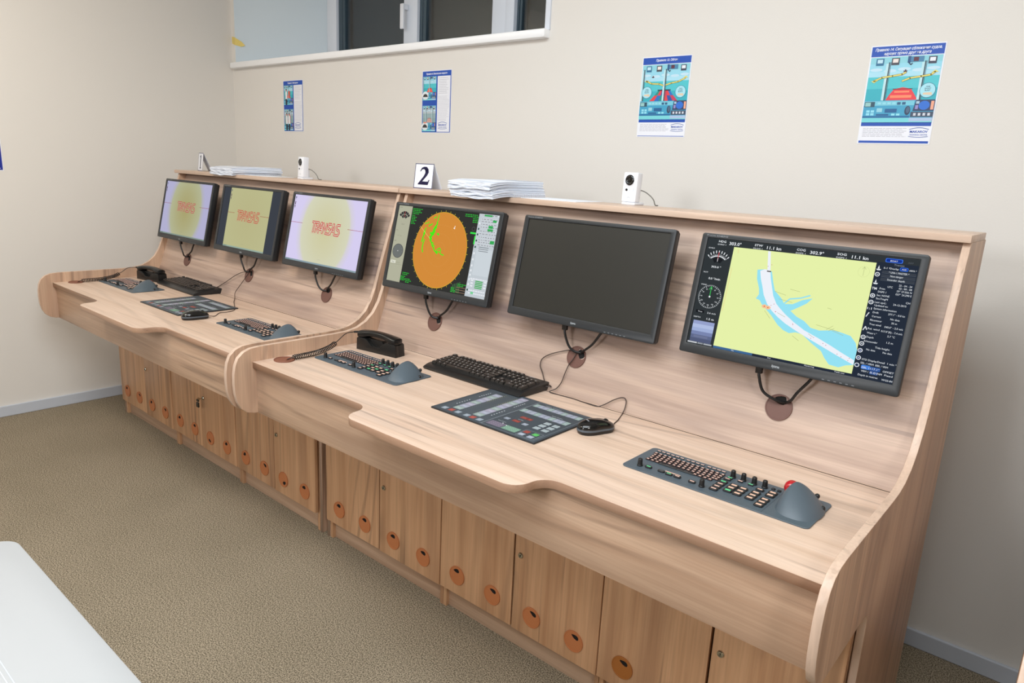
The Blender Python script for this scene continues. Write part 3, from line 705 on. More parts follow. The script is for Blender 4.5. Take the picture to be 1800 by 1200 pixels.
for i in range(36):
    a=2*PI*i/36; c.line([(cx+(rx+2)*math.cos(a),cy+(ry+2)*math.sin(a)),(cx+(rx+6)*math.cos(a),cy+(ry+6)*math.sin(a))],1.8,(200,190,50),.6)
for rr in (30,62,95):
    for i in range(0,48,1):
        a=2*PI*i/48; b=2*PI*(i+.6)/48; c.line([(cx+rr*math.cos(a),cy+rr*math.sin(a)),(cx+rr*math.cos(b),cy+rr*math.sin(b))],.7,(220,156,84),.8)
E1=(70,235,30)
def blob(pts,wd): c.line(pts,wd,E1,1.0)
blob([(249,304),(250,296),(247,288),(250,282)],4); blob([(247,278),(248,268),(244,262),(247,254)],6)
blob([(243,258),(236,246),(240,240),(232,234),(236,228)],11); blob([(232,232),(228,222),(222,218),(225,212)],9)
blob([(224,216),(232,212),(226,206),(232,203)],6); blob([(226,206),(236,196),(240,188),(250,180),(256,172),(268,164),(276,160)],5)
blob([(236,200),(246,196),(244,190),(256,186)],3.5); blob([(268,166),(272,176),(284,182),(292,174),(288,166),(296,160),(310,158)],4); blob([(276,160),(270,166),(284,168)],4)
blob([(258,234),(266,231)],7); blob([(220,234),(228,230)],8); blob([(226,290),(238,296)],4); blob([(184,264),(190,270)],4); blob([(196,268),(203,274)],4); blob([(206,258),(222,268)],5)
blob([(192,250),(186,238),(184,226)],5); blob([(190,236),(184,214),(182,196)],6); blob([(194,206),(190,188),(190,170),(196,158)],5)
c.line([(158,254),(222,212)],1.6,(240,200,120),1.2); c.line([(343,270),(342,262),(338,262),(344,260)],3,(250,240,230),1.2)
c.poly([(452,27),(550,27),(550,325),(464,325),(462,250),(455,250)],(196,204,210),.4)
c.rect(452,27,550,325,(196,204,210),.42)
c.rect(470,106,546,200,(204,212,218),.6)
for v in (318,304,296,286,276,262,252,240,230,222,212):
    c.rect(466,v,546,v+5,(222,226,232),.6)
    x=468
    while x<540: l=R.uniform(5,14); c.rect(x,v+1.2,x+l,v+3.6,(120,126,132),.8); x+=l+3
for x0,y0,x1,y1 in ((478,317,516,323),(522,298,540,306),(506,276,528,286),(504,266,530,274),(526,222,546,234)): c.rect(x0,y0,x1,y1,(60,170,90),.9)
for v in (206,199,192): c.rect(478,v,525,v+2,(110,116,122),.8)
for v in (290,270,250,228,205,182,160,138,120,104,88,70,50): c.rect(457,v-3,464,v+4,(232,236,240) if R.random()<.6 else (60,90,80),.8)
for v in (84,78,72,66,60): c.rect(492,v,528,v+3.6,(60,170,80),.9)
for x in (470,534): 
    for v in (84,74,64): c.rect(x,v,x+12,v+5,(232,236,240),.9)
for v in (90,48,38): 
    x=466
    while x<544: l=R.uniform(6,12); c.rect(x,v,x+l,v+5,(228,232,238),.9); x+=l+2
c.rect(478,38,492,46,(120,210,150),1.0); c.rect(424,250,452,256,(60,235,80),.5); c.rect(448,214,454,244,(60,235,80),.9)
c.build('screen_image',screen_of(m),SMX)
# ----- chart screen
m=mons[(2,2)]; c=Canvas(); BG=(50,55,58); WT=(240,244,248); LC=(228,240,176); CY=(150,226,244); W0=(238,242,250)
c.rect(18,27,550,325,BG,0); c.rect(459,27,550,310,(38,46,60),.15)
c.rect(97,33,458,307,(230,242,170),.3)
c.fill([(174,254),(178,230),(189,205),(192,190),(186,178),(197,175),(205,165),(220,153),(236,140),(257,119),(274,108),(290,103),(306,108),(323,106),(350,88),(377,73),(388,58),(402,44),(425,42),(440,50),(458,55),(458,92),(452,108),(437,123),(416,127),(397,130),(362,123),(340,126),(321,140),(300,148),(282,160),(300,172),(318,185),(330,200),(306,192),(284,178),(262,175),(255,186),(231,206),(222,228),(213,254),(196,258)],CY,.5)
c.fill([(182,252),(188,232),(197,211),(205,190),(219,168),(235,152),(253,139),(275,126),(297,116),(326,104),(360,91),(410,72),(457,55),(457,66),(424,79),(396,91),(360,105),(326,117),(296,133),(271,149),(252,164),(243,172),(230,192),(222,214),(214,236),(209,255),(194,258)],W0,.7)
c.poly([(201,254),(209,255),(199,306),(192,306)],W0,.7); c.line([(262,176),(274,190),(300,196),(322,206)],3.5,CY,.6)
c.rect(200,252,211,255,(70,60,60),.9)
for a,b in (((232,204),(262,198)),((246,186),(282,182)),((216,150),(234,132)),((250,150),(272,142)),((392,128),(420,121)),((384,126),(396,134)),((338,110),(350,104)),((300,98),(318,88)),((270,215),(295,212)),((370,182),(380,180)),((352,136),(408,128)),((378,128),(392,140))): c.line([a,b],.8,(170,180,120),.8)
for p in ((213,161),(223,159)): c.ell(p[0],p[1],7,(246,196,150),5,.9); c.ell(p[0],p[1],1.6,(220,90,70),z=1.0)
for i in range(16):
    a,b=[(232,168),(300,126),(350,102),(420,72),(250,150),(204,270),(380,92),(440,66)][i%8]; c.ell(a+R.uniform(-6,6),b+R.uniform(-4,4),1,(200,90,100),z=1.0,n=8)
for i in range(24):
    a=2*PI*i/24; b=2*PI*(i+.5)/24; c.line([(434+13*math.cos(a),282+13*math.sin(a)),(434+13*math.cos(b),282+13*math.sin(b))],.5,(180,190,130),.8)
c.line([(434,272),(434,294)],.6,(150,160,110),.8); c.line([(430,288),(434,294),(438,288)],.6,(150,160,110),.8); c.line([(103,250),(102,130)],.7,(240,180,120),.8); c.line([(110,302),(112,292)],.7,(240,180,120),.8)
def tx(t,x,v,s,w=None,col=WT,al='LEFT',b=.012): c.text(t,x,v,s,col,0 if s<7 else b,0,w,al,.9)
tx('HDG',51,315.5,8,21); tx('GYRO 1',49,308,5.2,24); tx('303.0°',82,311,12,34)
tx('STW',153,315.5,8,22); tx('DLOG 1',151,308,5.2,24); tx('11.1 kn',187,311,11,38)
tx('COG',265,315.5,8,22); tx('DGPS 1',264,308,5.2,24); tx('302.9°',299,311,11,34)
tx('SOG',365,315.5,8,22); tx('DGPS 1',364,308,5.2,24); tx('11.1 kn',400,311,11,38)
tx('GYRO',25,296,5,18)
for i in range(9):
    a=math.radians(138-12*i); c.line([(58+36*math.cos(a),248+38*math.sin(a)),(58+41*math.cos(a),248+44*math.sin(a))],2.2,WT,.5)
fan(c,58,246,30,32,48,132,WT,.5,12)
for i in range(17): a=math.radians(134-5.5*i); c.line([(58+32*math.cos(a),246+32*math.sin(a)),(58+36*math.cos(a),246+36*math.sin(a))],.8,WT,.5)
fan(c,58,246,14,27,55,125,(30,32,36),.4,8); c.line([(58,266),(58,288)],1.6,(230,80,90),.8); c.line([(58,262),(58,272)],1.2,WT,.9)
tx('303.0 °',44,244,7.5,28); tx('ROT',25,228,5,13); tx('0.0 °/min',43,211,8,34); tx('WIND',25,193,5,17)
for i in range(60):
    a=2*PI*i/60; b=2*PI*(i+1)/60; c.line([(57+33*math.cos(a),163+32*math.sin(a)),(57+33*math.cos(b),163+32*math.sin(b))],.7,(190,196,200),.5)
for i in range(36):
    a=2*PI*i/36; l=4 if i%3==0 else 2; c.line([(57+(32-l)*math.cos(a),163+(31-l)*math.sin(a)),(57+32*math.cos(a),163+31*math.sin(a))],1,WT,.5)
for i,t in enumerate(('0','30','60','90','120','150','180','150','120','90','60','30')):
    a=PI/2-2*PI*i/12; tx(t,57+24*math.cos(a),161+23*math.sin(a),4.5,None,WT,'CENTER')
c.line([(57,163),(57,191)],1.8,(60,200,90),.8); c.line([(51,182),(57,192),(61,184)],1.2,(60,200,90),.8); c.ell(57,163,2.6,WT,z=.9)
c.rect(26,115,50,123,(26,28,32),.5); tx('True',32,117,5,13,b=.02); tx('2.6 m/s',60,116,6.5,25); tx('DEPTH',23,101,5,20); tx('1.2 m',62,99,7.5,21)
c.rect(25,34,88,93,(126,140,184),.5)
for i,cc in enumerate(((150,162,204),(176,190,226),(160,176,216),(122,134,176),(96,106,140),(84,92,122))): c.rect(25,93-9.8*(i+1),88,93-9.8*i,cc,.6)
c.rect(34,46,76,52,(110,118,150),.8); c.rect(20,29,48,33,(200,204,210),.5); c.rect(50,29,66,33,(150,156,164),.5); c.rect(68,29,92,33,(170,176,184),.5)
c.rect(97,27,458,33,(36,44,60),.4); c.rect(97,27,208,33,(64,104,150),.5); tx('Day',150,28.4,4.5); tx('Boat',250,28.4,4.5); tx('Monitoring',345,28.4,4.5,24); tx('Tasks List',418,28.4,4.5,24)
c.fill(rrect(476,514,311,321,3),(60,110,220),.5); c.fill(rrect(478,512,312.5,319.5,2.5),(20,50,140),.7); tx('BOAT',487,313.6,5,16,b=.02); tx('ARP',525,313,5,12,(90,96,104))
tx('Transas',497,304.5,6,22,(150,156,164))
for v in (284,275,266.5): c.rect(474,v,548,v+7,(58,64,74),.4); c.rect(474,v,548,v+.6,(84,92,104),.5)
tx('S-1 *',476,295,6,14); tx('Overlay',489,295,6,20) ; c.fill(rrect(511,529,293.5,302.5,3),(60,120,230),.5); c.fill(rrect(512,528,294.5,301.5,2.5),(30,60,150),.7); tx('AIS',515,296,5,10); tx('ARPA *',531,295,5.5,16)
rows=[('* UNI-1 MASTER *',511,285.5,44,'C'),('Non-danger',508,277,28,'C'),('Sounder depth',508,268,38,'C'),('25 - 04 - 24',531,257.5,28,'C'),('UTC',499,251,11,'C'),('02 : 00 : 08',532,250.5,28,'C'),('Prim',477,245,12,'L'),('59° 57.036 N',531,243.5,32,'C'),('DGPS 1',475,237,18,'L'),('037° 24.290 E',531,236,34,'C'),
 ('Sec: NONE',474,228.5,28,'L'),('SecTmgM',474,220.5,26,'L'),('CH',544,219,9,'C'),('Last upd.:',473,211.5,26,'L'),('24-12-2015',528,211,28,'C'),('Updated to:',474,204,30,'L'),('System information',474,196,50,'L'),('Drift',474,186.5,13,'L'),('277.1° - 0.0 kn',526,187,36,'C'),('Current',474,177,20,'L'),('No data',525,176,20,'C'),
 ('Rlcontour',472,167.5,26,'L'),('35 m',525,167,12,'C'),('True wind',472,157.5,26,'L'),('040.0° - 2.0 m/s',526,156,40,'C'),('Rel. wind',471,146.5,26,'L'),('017.0°(R) - 7.4 m/s',524,145,46,'C'),('Water t °',471,136,22,'L'),('5.7 °C',525,135,16,'C'),('Depth',472,126,16,'L'),('Echosounder',469,115.5,30,'L'),('1.2 m',525,120,14,'C'),
 ('Tide height',512,104,32,'C'),('No data',488,96,20,'C'),('No data',525,95,20,'C'),('STD Display',473,71,34,'L'),('Detail',516,71,16,'C'),('1 min *',540,71,20,'C'),('SEL / VRM 1',472,62,34,'L'),('EBL / VRM',520,62,26,'C'),('EBL 1',485,52,16,'C'),('117.1°',506,52,20,'C'),('OFFSET',536,51,24,'C'),('VRM 1',485,43,16,'C'),('0.01',505,43,16,'C'),('NM',519,43,9,'C'),('Fixed',538,43,18,'C'),('Depth in metres',472,33,44,'L'),('WGS-84',537,31.5,24,'C')]
for t,x,v,w_,al in rows: tx(t,x,v,6.3,w_,(230,236,242),'LEFT' if al=='L' else 'CENTER',.006)
c.fill(rrect(475,496,50,60,3),(70,130,220),.35); c.rect(495,50,518,59,(50,90,160),.36); c.rect(496,41,514,49,(60,90,150),.36)
ic=[296,280,262,246,228,212,197,181,166,148,126,110,93,75,57]
for i,v in enumerate(ic):
    x=465
    if i in (0,2): c.poly([(x-5,v-3),(x+6,v-3),(x+4,v-6),(x-3,v-6)],WT,.5); c.poly([(x-2,v-2),(x+2,v-2),(x,v+6)],WT,.5)
    elif i==3: tx('TM',x-5,v-3,8,11)
    elif i==6: tx('1:1',x-5,v-3,7.5,10)
    elif i in (7,9): c.line([(x-4,v-5),(x,v+4),(x+4,v-3) if i==9 else (x+1,v+5)],2,WT,.5)
    elif i==8: pass
    else:
        c.ell(x,v,5.6,WT,5.2,.5,16); c.ell(x,v,3.9,(60,70,84) if i<12 else (40,60,110),3.6,.6,16); c.rect(x-2,v-.7,x+2,v+.7,WT,.7)
        if i in (4,): c.rect(x-.7,v-2,x+.7,v+2,WT,.7)
        if i==14: c.ell(x,v,2.6,(50,60,80),z=.8,n=12)
c.build('screen_image',screen_of(m),SMX)

# ---------------------------------------------------------------- control panels with keys and trackball
KW=.0105
def keyface(w,d,h,body,legend,lw=.55,ld=.42,two=False):
    """small lit key, local, base at z=0"""
    b=box_me(-w/2,w/2,-d/2,d/2,0,h,.0008,1); L_=box_me(-w*lw/2,w*lw/2,-d*ld/2,d*ld/2,h,h+.0003)
    me=join([(b,0),(L_,1)]); me.materials.append(body); me.materials.append(legend); return me
SMALLK=keyface(.0108,.0092,.0032,KEYB,LEG); SMALLG=keyface(.0108,.0092,.0032,KEYBK,LEGG); FK=keyface(.0112,.0065,.0025,KEYBK,LEG,.8,.5); SPK=keyface(.050,.0092,.003,KEYBK,mat('legend_off',(90,90,92),.5),.2,.2)
BIGK={}
def bigkey(parent,u,v,w,d,leg,name='button',rnd=.004,lw=.6,ld=.3,body=KEYBK):
    k=(w,d,leg.name,body.name)
    if k not in BIGK:
        b=shape_me([rrect(-w/2,w/2,-d/2,d/2,min(rnd,w*.3,d*.45),3)],0,.004,.0008); L_=box_me(-w*lw/2,w*lw/2,-d*ld/2,d*ld/2,.004,.0043)
        me=join([(b,0),(L_,1)]); me.materials.append(body); me.materials.append(leg); BIGK[k]=me
    o=bpy.data.objects.new(name,BIGK[k]); COL.objects.link(o); o.parent=parent; o.location=(u,v,.003); return o
PLW,PLD=.462,.166
def put(name,me,parent,u,v,z=.003):
    o=bpy.data.objects.new(name,me); COL.objects.link(o); o.parent=parent; o.location=(u,v,z); return o
KNOB=lathe_me([(.0072,0),(.0072,.003),(.0063,.004),(.0057,.016),(.0052,.0185),(.0042,.0195)],18)
KNOB.materials.append(mat('knob_black',(20,20,21),.45)); 
for p in KNOB.polygons: p.use_smooth=True
KNOB.set_sharp_from_angle(angle=.6)
def dome_me():
    """palm rest: asymmetric mound, highest towards the ball side"""
    bm=bmesh.new(); n,mr=40,14; cx,cy=.0,.0; grid=[]
    top=bm.verts.new((-.022,.028,.047))
    for j in range(1,mr+1):
        t=j/mr; ring=[]
        for i in range(n):
            a=2*PI*i/n; rx=.049; ry=.064
            ex=math.copysign(abs(math.cos(a))**.85,math.cos(a))*rx; ey=math.copysign(abs(math.sin(a))**.85,math.sin(a))*ry
            px,py=-.022*(1-t)+ex*t,.028*(1-t)+ey*t
            z=.048*(1-t**1.75)**.9 if t<1 else 0
            z+=.004*math.sin(t*PI)*math.cos(a-PI*.85)
            ring.append(bm.verts.new((px,py,max(z,0))))
        grid.append(ring)
    for i in range(n): bm.faces.new((top,grid[0][i],grid[0][(i+1)%n]))
    for a,b in zip(grid,grid[1:]):
        for i in range(n): bm.faces.new((a[i],b[i],b[(i+1)%n],a[(i+1)%n]))
    me=bm2me(bm)
    for p in me.polygons: p.use_smooth=True
    return me
DOME=dome_me(); DOME.materials.append(SLATE)
bm=bmesh.new(); bmesh.ops.create_uvsphere(bm,u_segments=24,v_segments=16,radius=.0178); BALL=bm2me(bm)
for p in BALL.polygons: p.use_smooth=True
BALL.materials.append(mat('red_ball',(176,12,28),.12,coat=.6))
bm=bmesh.new(); bmesh.ops.create_uvsphere(bm,u_segments=12,v_segments=8,radius=.006); SB=bm2me(bm); SB.materials.append(BLACK)
def control_panel(label,x,y,rz,var,side):
    loc=(x,y,ZD)
    rr=(0,0,rz)
    if side==1: loc=T1(loc); rr=(0,0,rz+TH)
    r=root('control_panel',label,'control panel',loc,rr,'trackball control panels')
    add('base_plate',shape_me([rrect(0,PLW,0,PLD,.013)],0,.0032,.001),SLATE,r,local=True)
    box('module_seam',.3575,.3583,.002,PLD-.002,.0030,.0034,mat('seam_dark',(52,64,74),.6),r,bev=0,local=True)
    G=LEGG; P=LEG
    greens={'right':{0,9},'mid':{3,9},'far':set(),'near':set()}[var]
    # function key row
    xs=[.026+.0133*i for i in range(6)]+[.110+.0131*i for i in range(4)]+[.168+.0127*i for i in range(4)]
    for x_ in xs: put('key',FK,r,x_,.147)
    for j in range(5):
        v=.1275-.0125*j; n=14 if j else 14
        for i in range(14):
            u=.028+.0131*i+[0,.003,.004,.006,.004][j]
            if j==4 and 3<=i<=9:
                continue
            put('key',SMALLK,r,u,v)
    for u in (.090,.140): put('space_key',SPK,r,u,.0755)
    for j in range(4):
        put('key',SMALLK,r,.2125,.1275-.0125*j)
    # round and wide buttons
    for (u,v) in ((.038,.0275),(.205,.0275)): put('knob',KNOB,r,u,v)
    for i,u in enumerate((.236,.262,.289,.315)): put('knob',KNOB,r,u,.134 if i!=1 else .135)
    bigkey(r,.060,.032,.018,.013,G if var=='right' else P,rnd=.006); bigkey(r,.178,.032,.018,.013,P if var=='right' else P,rnd=.006)
    bigkey(r,.095,.033,.018,.011,mat('legend_off',(90,90,92),.5)); bigkey(r,.117,.031,.018,.012,G if var=='right' else P); bigkey(r,.139,.032,.018,.012,P)
    L2=box_me(-.020,.020,-.0015,.0015,0,.0006); L2.materials.append(LEGO); put('light_bar',L2,r,.120,.0455,.0033)
    for i,u in enumerate((.236,.262,.288)):
        bigkey(r,u-.002,.121,.013,.006,(G,P,G)[i] if var=='right' else (G if var=='mid' else P),'indicator',.002,.8,.6)
    for i in range(4): bigkey(r,.232,.034+.018*i,.020,.0155,(P,P,P,G)[i] if var in('right','mid') else P)
    for u,vs_ in ((.260,(.050,.068,.086)),(.283,(.049,.067,.085)),(.313,(.049,.067,.086)),(.342,(.030,.048,.066)),(.342,(.097,.115))):
        for i,v in enumerate(vs_): bigkey(r,u,v,.0205,.0165,(G if (var in('right','mid') and (u,i) in ((.260,0),)) or (var=='mid' and (u,i) in ((.283,1),(.313,2))) else LEGO),lw=.62,ld=.42)
    bigkey(r,.313,.110,.019,.013,LEGO); bigkey(r,.232,.1105,.018,.011,P)
    for u in (.334,.348): bigkey(r,u,.139,.008,.008,mat('legend_dark',(40,46,50),.6),'socket',.001)
    put('palm_rest',DOME,r,.416,.084,.0028); put('trackball',BALL,r,.380,.124,.029)
    put('side_button',SB,r,.434,.134,.024); put('side_button',SB,r,.455,.112,.009)
    return r
control_panel('control panel with a red trackball nearest the right end of the desks',-.851,1.462,0,'right',2)
control_panel('control panel in front of the handset on the nearer desk',-2.180,1.463,0,'mid',2)
control_panel('control panel on the far desk next to the middle dividing panel',-.871,1.463,0,'near',1)
control_panel('control panel farthest left, in front of the far handset',-2.205,1.468,0,'far',1)

# ---------------------------------------------------------------- flat touch key panels
def touch_panel(label,x,y,side):
    loc=(x,y,ZD); rr=(0,0,0)
    if side==1: loc=T1(loc); rr=(0,0,TH)
    r=root('touch_panel',label,'control panel',loc,rr)
    s=.986
    add('slab',shape_me([rrect(0,.400,0,.288,.003,2)],0,.0045,.0008),mat('touch_slab_edge',(30,34,38),.4),r,local=True)
    c=Canvas(emit=False); D0=(66,76,84); GY=(142,152,164); GY2=(160,168,182); GN=(134,160,146); RD=(158,74,66); W_=(196,202,208); LNE=(150,160,168)
    c.rect(2,2,398,286,(58,68,76),0); 
    c.rect(14,10,192,280,D0,.1)
    for u,cc in ((36,GY),(64,RD),(91,GY),(127,GY),(151,RD),(178,GY)): c.rect(u-9,16,u+9,35,cc,.2); c.rect(u-5,24,u+5,26,tuple(min(255,v+30) for v in cc),.3)
    for a,b,t in ((50,80,240),(132,162,272)):
        for i in range(8 if a==50 else 9):
            h=(t-44)/(8 if a==50 else 9); c.rect(a,44+i*h,b,44+(i+1)*h-1.2,(150+4*(i%3),154+4*(i%2),176-2*(i%3)) if i%3 else (146,162,158),.2)
            c.rect(a+10,44+i*h+h*.35,b-8,44+i*h+h*.5,(176,182,196),.3)
    for u,y0,y1 in ((33,77,143),(33,178,238),(176,77,145),(174,182,240)):
        for i in range(6): c.rect(u-1.5,y0+(y1-y0)*i/6,u+1.5,y0+(y1-y0)*i/6+5,W_,.2)
    for u in (84,92,120,128):
        for i in range(24): c.rect(u-.9,50+i*8.6,u+.9,52+i*8.6,(216,220,120) if (u in (84,128) and i>12) else (120,120,110),.3)
    c.line([(197,6),(197,282)],1.2,LNE,.2); c.line([(200,8),(200,280),(390,280)],.8,LNE,.2); c.line([(200,8),(388,8),(388,280)],.8,LNE,.2)
    for y0,y1,n in ((172,200,10),(236,262,10)):
        for i in range(n):
            w_=175/n; c.rect(203+i*w_,y0,203+(i+1)*w_-1,y1,(150,156,172) if i%3 else (144,164,160),.2); c.rect(206+i*w_,y0+10,199+(i+1)*w_,y0+13,(176,182,196),.3)
    c.fill(rrect(205,260,20,52,3),(120,112,130),.2); c.fill(rrect(262,314,20,52,3),(112,146,128),.2)
    for i in range(5):
        for j in range(3): c.rect(211+i*9,27+j*8,216+i*9,30+j*8,(150,142,160),.3); c.rect(268+i*9,27+j*8,273+i*9,30+j*8,(140,176,156),.3)
    c.ell(243,54,2,(240,244,246),z=.4); c.ell(262,47,2,(240,244,246),z=.4)
    for u,v,cc,hw in ((224,94,GY2,9),(257,96,RD,13),(292,93,GY2,9),(256,134,RD,13),(276,134,RD,9)): c.fill(rrect(u-hw,u+hw,v-8,v+8,3),cc,.2); c.rect(u-hw*.5,v-1,u+hw*.5,v+1,tuple(min(255,x+30) for x in cc),.4)
    for u in (333,363):
        for v in (145,120,95): c.rect(u-10,v-9,u+10,v+9,(160,172,176),.2); c.line([(u-4,v-3),(u+4,v+3)],1.2,(110,120,126),.3); c.ell(u+6,v+7,1.3,(230,234,236),z=.4)
    c.line([(322,14),(322,66),(382,66),(382,14),(322,14)],1.0,LNE,.2)
    c.fill(rrect(325,343,42,60,3),RD,.2); c.fill(rrect(356,374,42,60,3),(92,186,98),.25); c.rect(325,19,343,36,GY2,.2); c.rect(356,19,374,36,GY2,.2)
    for u,v,l in ((230,268,60),(300,208,40),(215,64,30),(250,112,20)): c.rect(u,v,u+l*.4,v+1.3,W_,.2); c.rect(u+l*.45,v,u+l,v+1.3,W_,.2)
    c.build('key_overlay',r,T((0,0,.0046))@MM)
    return r
touch_panel('flat printed key panel on the nearer desk, beside the black mouse',-1.486,1.404,2)
touch_panel('flat printed key panel on the far desk, partly behind a mouse',-1.494,1.404,1)

# ---------------------------------------------------------------- keyboards
def keycap(w,d=.0158):
    bm=bmesh.new(); h=.0075; t=.0022
    b=[bm.verts.new(p) for p in ((-w/2,-d/2,0),(w/2,-d/2,0),(w/2,d/2,0),(-w/2,d/2,0))]; u=[bm.verts.new(p) for p in ((-w/2+t,-d/2+t*.9,h),(w/2-t,-d/2+t*.9,h),(w/2-t,d/2-t*.5,h+.0006),(-w/2+t,d/2-t*.5,h+.0006))]
    for i in range(4): bm.faces.new((b[i],b[(i+1)%4],u[(i+1)%4],u[i]))
    bm.faces.new(u)
    q=[(-w*.12-.0016,.0005),(-w*.12+.0018,.0005),(-w*.12+.0018,.0038),(-w*.12-.0016,.0038)]
    f=bm.faces.new([bm.verts.new((x,y,h+.0007)) for x,y in q])
    bmesh.ops.recalc_face_normals(bm,faces=bm.faces); f.material_index=1
    if f.normal.z<0: f.normal_flip()
    me=bpy.data.meshes.new('k'); bm.to_mesh(me); bm.free(); me.materials.append(mat('keycap_black',(34,33,32),.32)); me.materials.append(mat('keycap_legend',(200,200,200),.5)); return me
KC={w:keycap(w*.019-.0012) for w in (1,1.25,1.5,1.75,2,2.25,2.75,6.25)}
KCH=keycap(.0178,.035)
def keyboard(label,x,y,rz,side,cordpts):
    loc=(x,y,ZD+.0005); rr=(0,0,rz)
    if side==1: loc=T1(loc)
    r=root('keyboard',label,'keyboard',loc,rr,'keyboards')
    # wedge body
    prof=[(-.080,.004),(-.076,.0),(.076,.0),(.078,.004),(.078,.023),(.074,.0265),(-.050,.0185),(-.062,.0155),(-.074,.011),(-.080,.007)]
    me=shape_me([prof],-.228,.228,.003,YZ)
    add('body',me,mat('keyboard_black',(28,28,29),.3),r,local=True,smooth=True)
    sl=math.atan2(.008,.124); 
    def kz(v): return .0187+(v+.050)*math.tan(sl)
    def k(w,u,v,me=None):
        o=bpy.data.objects.new('key',me or KC[w]); COL.objects.link(o); o.parent=r; o.location=(u,v,kz(v)); o.rotation_euler=(sl,0,0)
    U=.019; X0=-.215; rowsv=[.058,.034,.015,-.004,-.023,-.042]
    def row(v,ws,x=X0):
        for w_ in ws:
            if w_<0: x+=-w_*U; continue
            k(w_,x+w_*U/2,v); x+=w_*U
    row(rowsv[0],[1,-1,1,1,1,1,-.5,1,1,1,1,-.5,1,1,1,1]); row(rowsv[1],[1]*13+[2]); row(rowsv[2],[1.5]+[1]*12+[1.5]); row(rowsv[3],[1.75]+[1]*11+[2.25]); row(rowsv[4],[2.25]+[1]*10+[2.75]); row(rowsv[5],[1.25,1.25,1.25,6.25,1.25,1.25,1.25,1.25])
    nx=X0+15.25*U
    row(rowsv[0],[1,1,1],nx); row(rowsv[1],[1,1,1],nx); row(rowsv[2],[1,1,1],nx); row(rowsv[4],[-1,1],nx); row(rowsv[5],[1,1,1],nx)
    px=nx+3.25*U
    row(rowsv[1],[1,1,1,1],px); row(rowsv[2],[1,1,1],px); row(rowsv[3],[1,1,1],px); row(rowsv[4],[1,1,1],px); row(rowsv[5],[2,1],px)
    k(1,px+3.5*U,(rowsv[2]+rowsv[3])/2,KCH); k(1,px+3.5*U,(rowsv[4]+rowsv[5])/2,KCH)
    c=Canvas(emit=False); c.text('Logitech',150,64,7,(170,172,176),.02,0,26,z=.3)
    for i in range(3): c.ell(186+9*i,52,1.1,(150,160,150),z=.3,n=8)
    c.build('printed_mark',r,T((0,0,kz(.060)-.0002+.0))@Matrix.Rotation(sl,4,'X')@T((0,-.003,.0005))@MM)
    if cordpts: add('cord',tube_me(cordpts,.0016,6),CORDB,r,smooth=True)
    return r
g5=backpt(-1.283,.942,.006)
keyboard('black keyboard on the nearer desk, overlapping the flat key panel',-1.590,1.752,-.012,2,
  [(-1.372,1.80,.822),(-1.347,1.816,.822),(-1.374,1.817,.832),(-1.394,1.826,.857),(-1.411,1.833,.878),(-1.409,1.841,.901),(-1.382,1.848,.921),(-1.341,1.854,.938),(-1.307,1.858,.948),tuple(g5)])
g2=T1(backpt(-1.283,.942,.006))
k1c=(-1.735,1.758)
keyboard('black keyboard on the far desk, beside the far handset',k1c[0],k1c[1],-.035,1,
  [T1((-1.60,1.825,.822)),T1((-1.55,1.822,.835)),T1((-1.47,1.828,.872)),T1((-1.39,1.838,.915)),T1((-1.33,1.85,.940)),g2])

# ---------------------------------------------------------------- mice
def mouse(label,x,y,az,cord):
    r=root('computer_mouse',label,'mouse',(x,y,ZD),(0,0,az),'computer mice')
    # local: front (cord end) towards +x
    def surf(scale,zlo,zhi,full=True):
        bm=bmesh.new(); n=32; rings=[]
        for j in range(0,9):
            t=j/8; z=zlo+(zhi-zlo)*t if not full else None
            rings.append([])
        return bm
    def shell(z0,z1,k0,k1,dome):
        bm=bmesh.new(); n=36; rings=[]; m_=10
        def plan(a,s):
            ca,sa=math.cos(a),math.sin(a)
            X=.058*math.copysign(abs(ca)**.82,ca); wd=.0305-.0035*math.exp(-((ca-.15)/.35)**2)
            return X*s,wd*math.copysign(abs(sa)**.8,sa)*s
        for j in range(m_+1):
            t=j/m_
            if dome: s=k0*math.cos(t*PI/2)**.75 if t<1 else .0; h=z0+(z1-z0)*math.sin(t*PI/2)**.9
            else: s=k0+(k1-k0)*t; h=z0+(z1-z0)*t
            ring=[]
            for i in range(n):
                a=2*PI*i/n; px,py=plan(a,max(s,.02)); hh=h
                if dome:
                    # height follows a back heavy profile
                    q=(px+.058)/.116; top=.62+.38*math.sin(PI*min(1,max(0,(q*.85+.12))))
                    hh=z0+(h-z0)*top
                ring.append(bm.verts.new((px-(.004*(t if dome else 0)),py,hh)))
            rings.append(ring)
        for a,b in zip(rings,rings[1:]):
            for i in range(n): bm.faces.new((a[i],a[(i+1)%n],b[(i+1)%n],b[i]))
        bm.faces.new(rings[-1]); bm.faces.new(rings[0][::-1]); return bm2me(bm)
    add('base',shell(.0,.010,.93,1.0,False),BLACK,r,local=True,smooth=True)
    add('side_band',shell(.010,.0155,1.0,.985,False),mat('mouse_grey_band',(84,92,100),.3),r,local=True,smooth=True)
    add('top_shell',shell(.0155,.038,.985,0,True),GLOSSB,r,local=True,smooth=True)
    wh=lathe_me([(.009,-.003),(.0105,-.002),(.0105,.002),(.009,.003)],16,T((.030,0,.0255))@Matrix.Rotation(PI/2,4,'X')); add('scroll_wheel',wh,BLACK,r,local=True)
    c=Canvas(emit=False); c.text('Genius',0,0,7,(200,202,206),.02,0,16,'CENTER',.0); c.build('printed_mark',r,T((-.030,0,.0372))@Matrix.Rotation(-PI/2-.1,4,'Z')@Matrix.Rotation(.0,4,'X')@MM)
    add('cord',tube_me(cord,.0016,6),CORDB,r,smooth=True)
    return r
z=ZD+.002
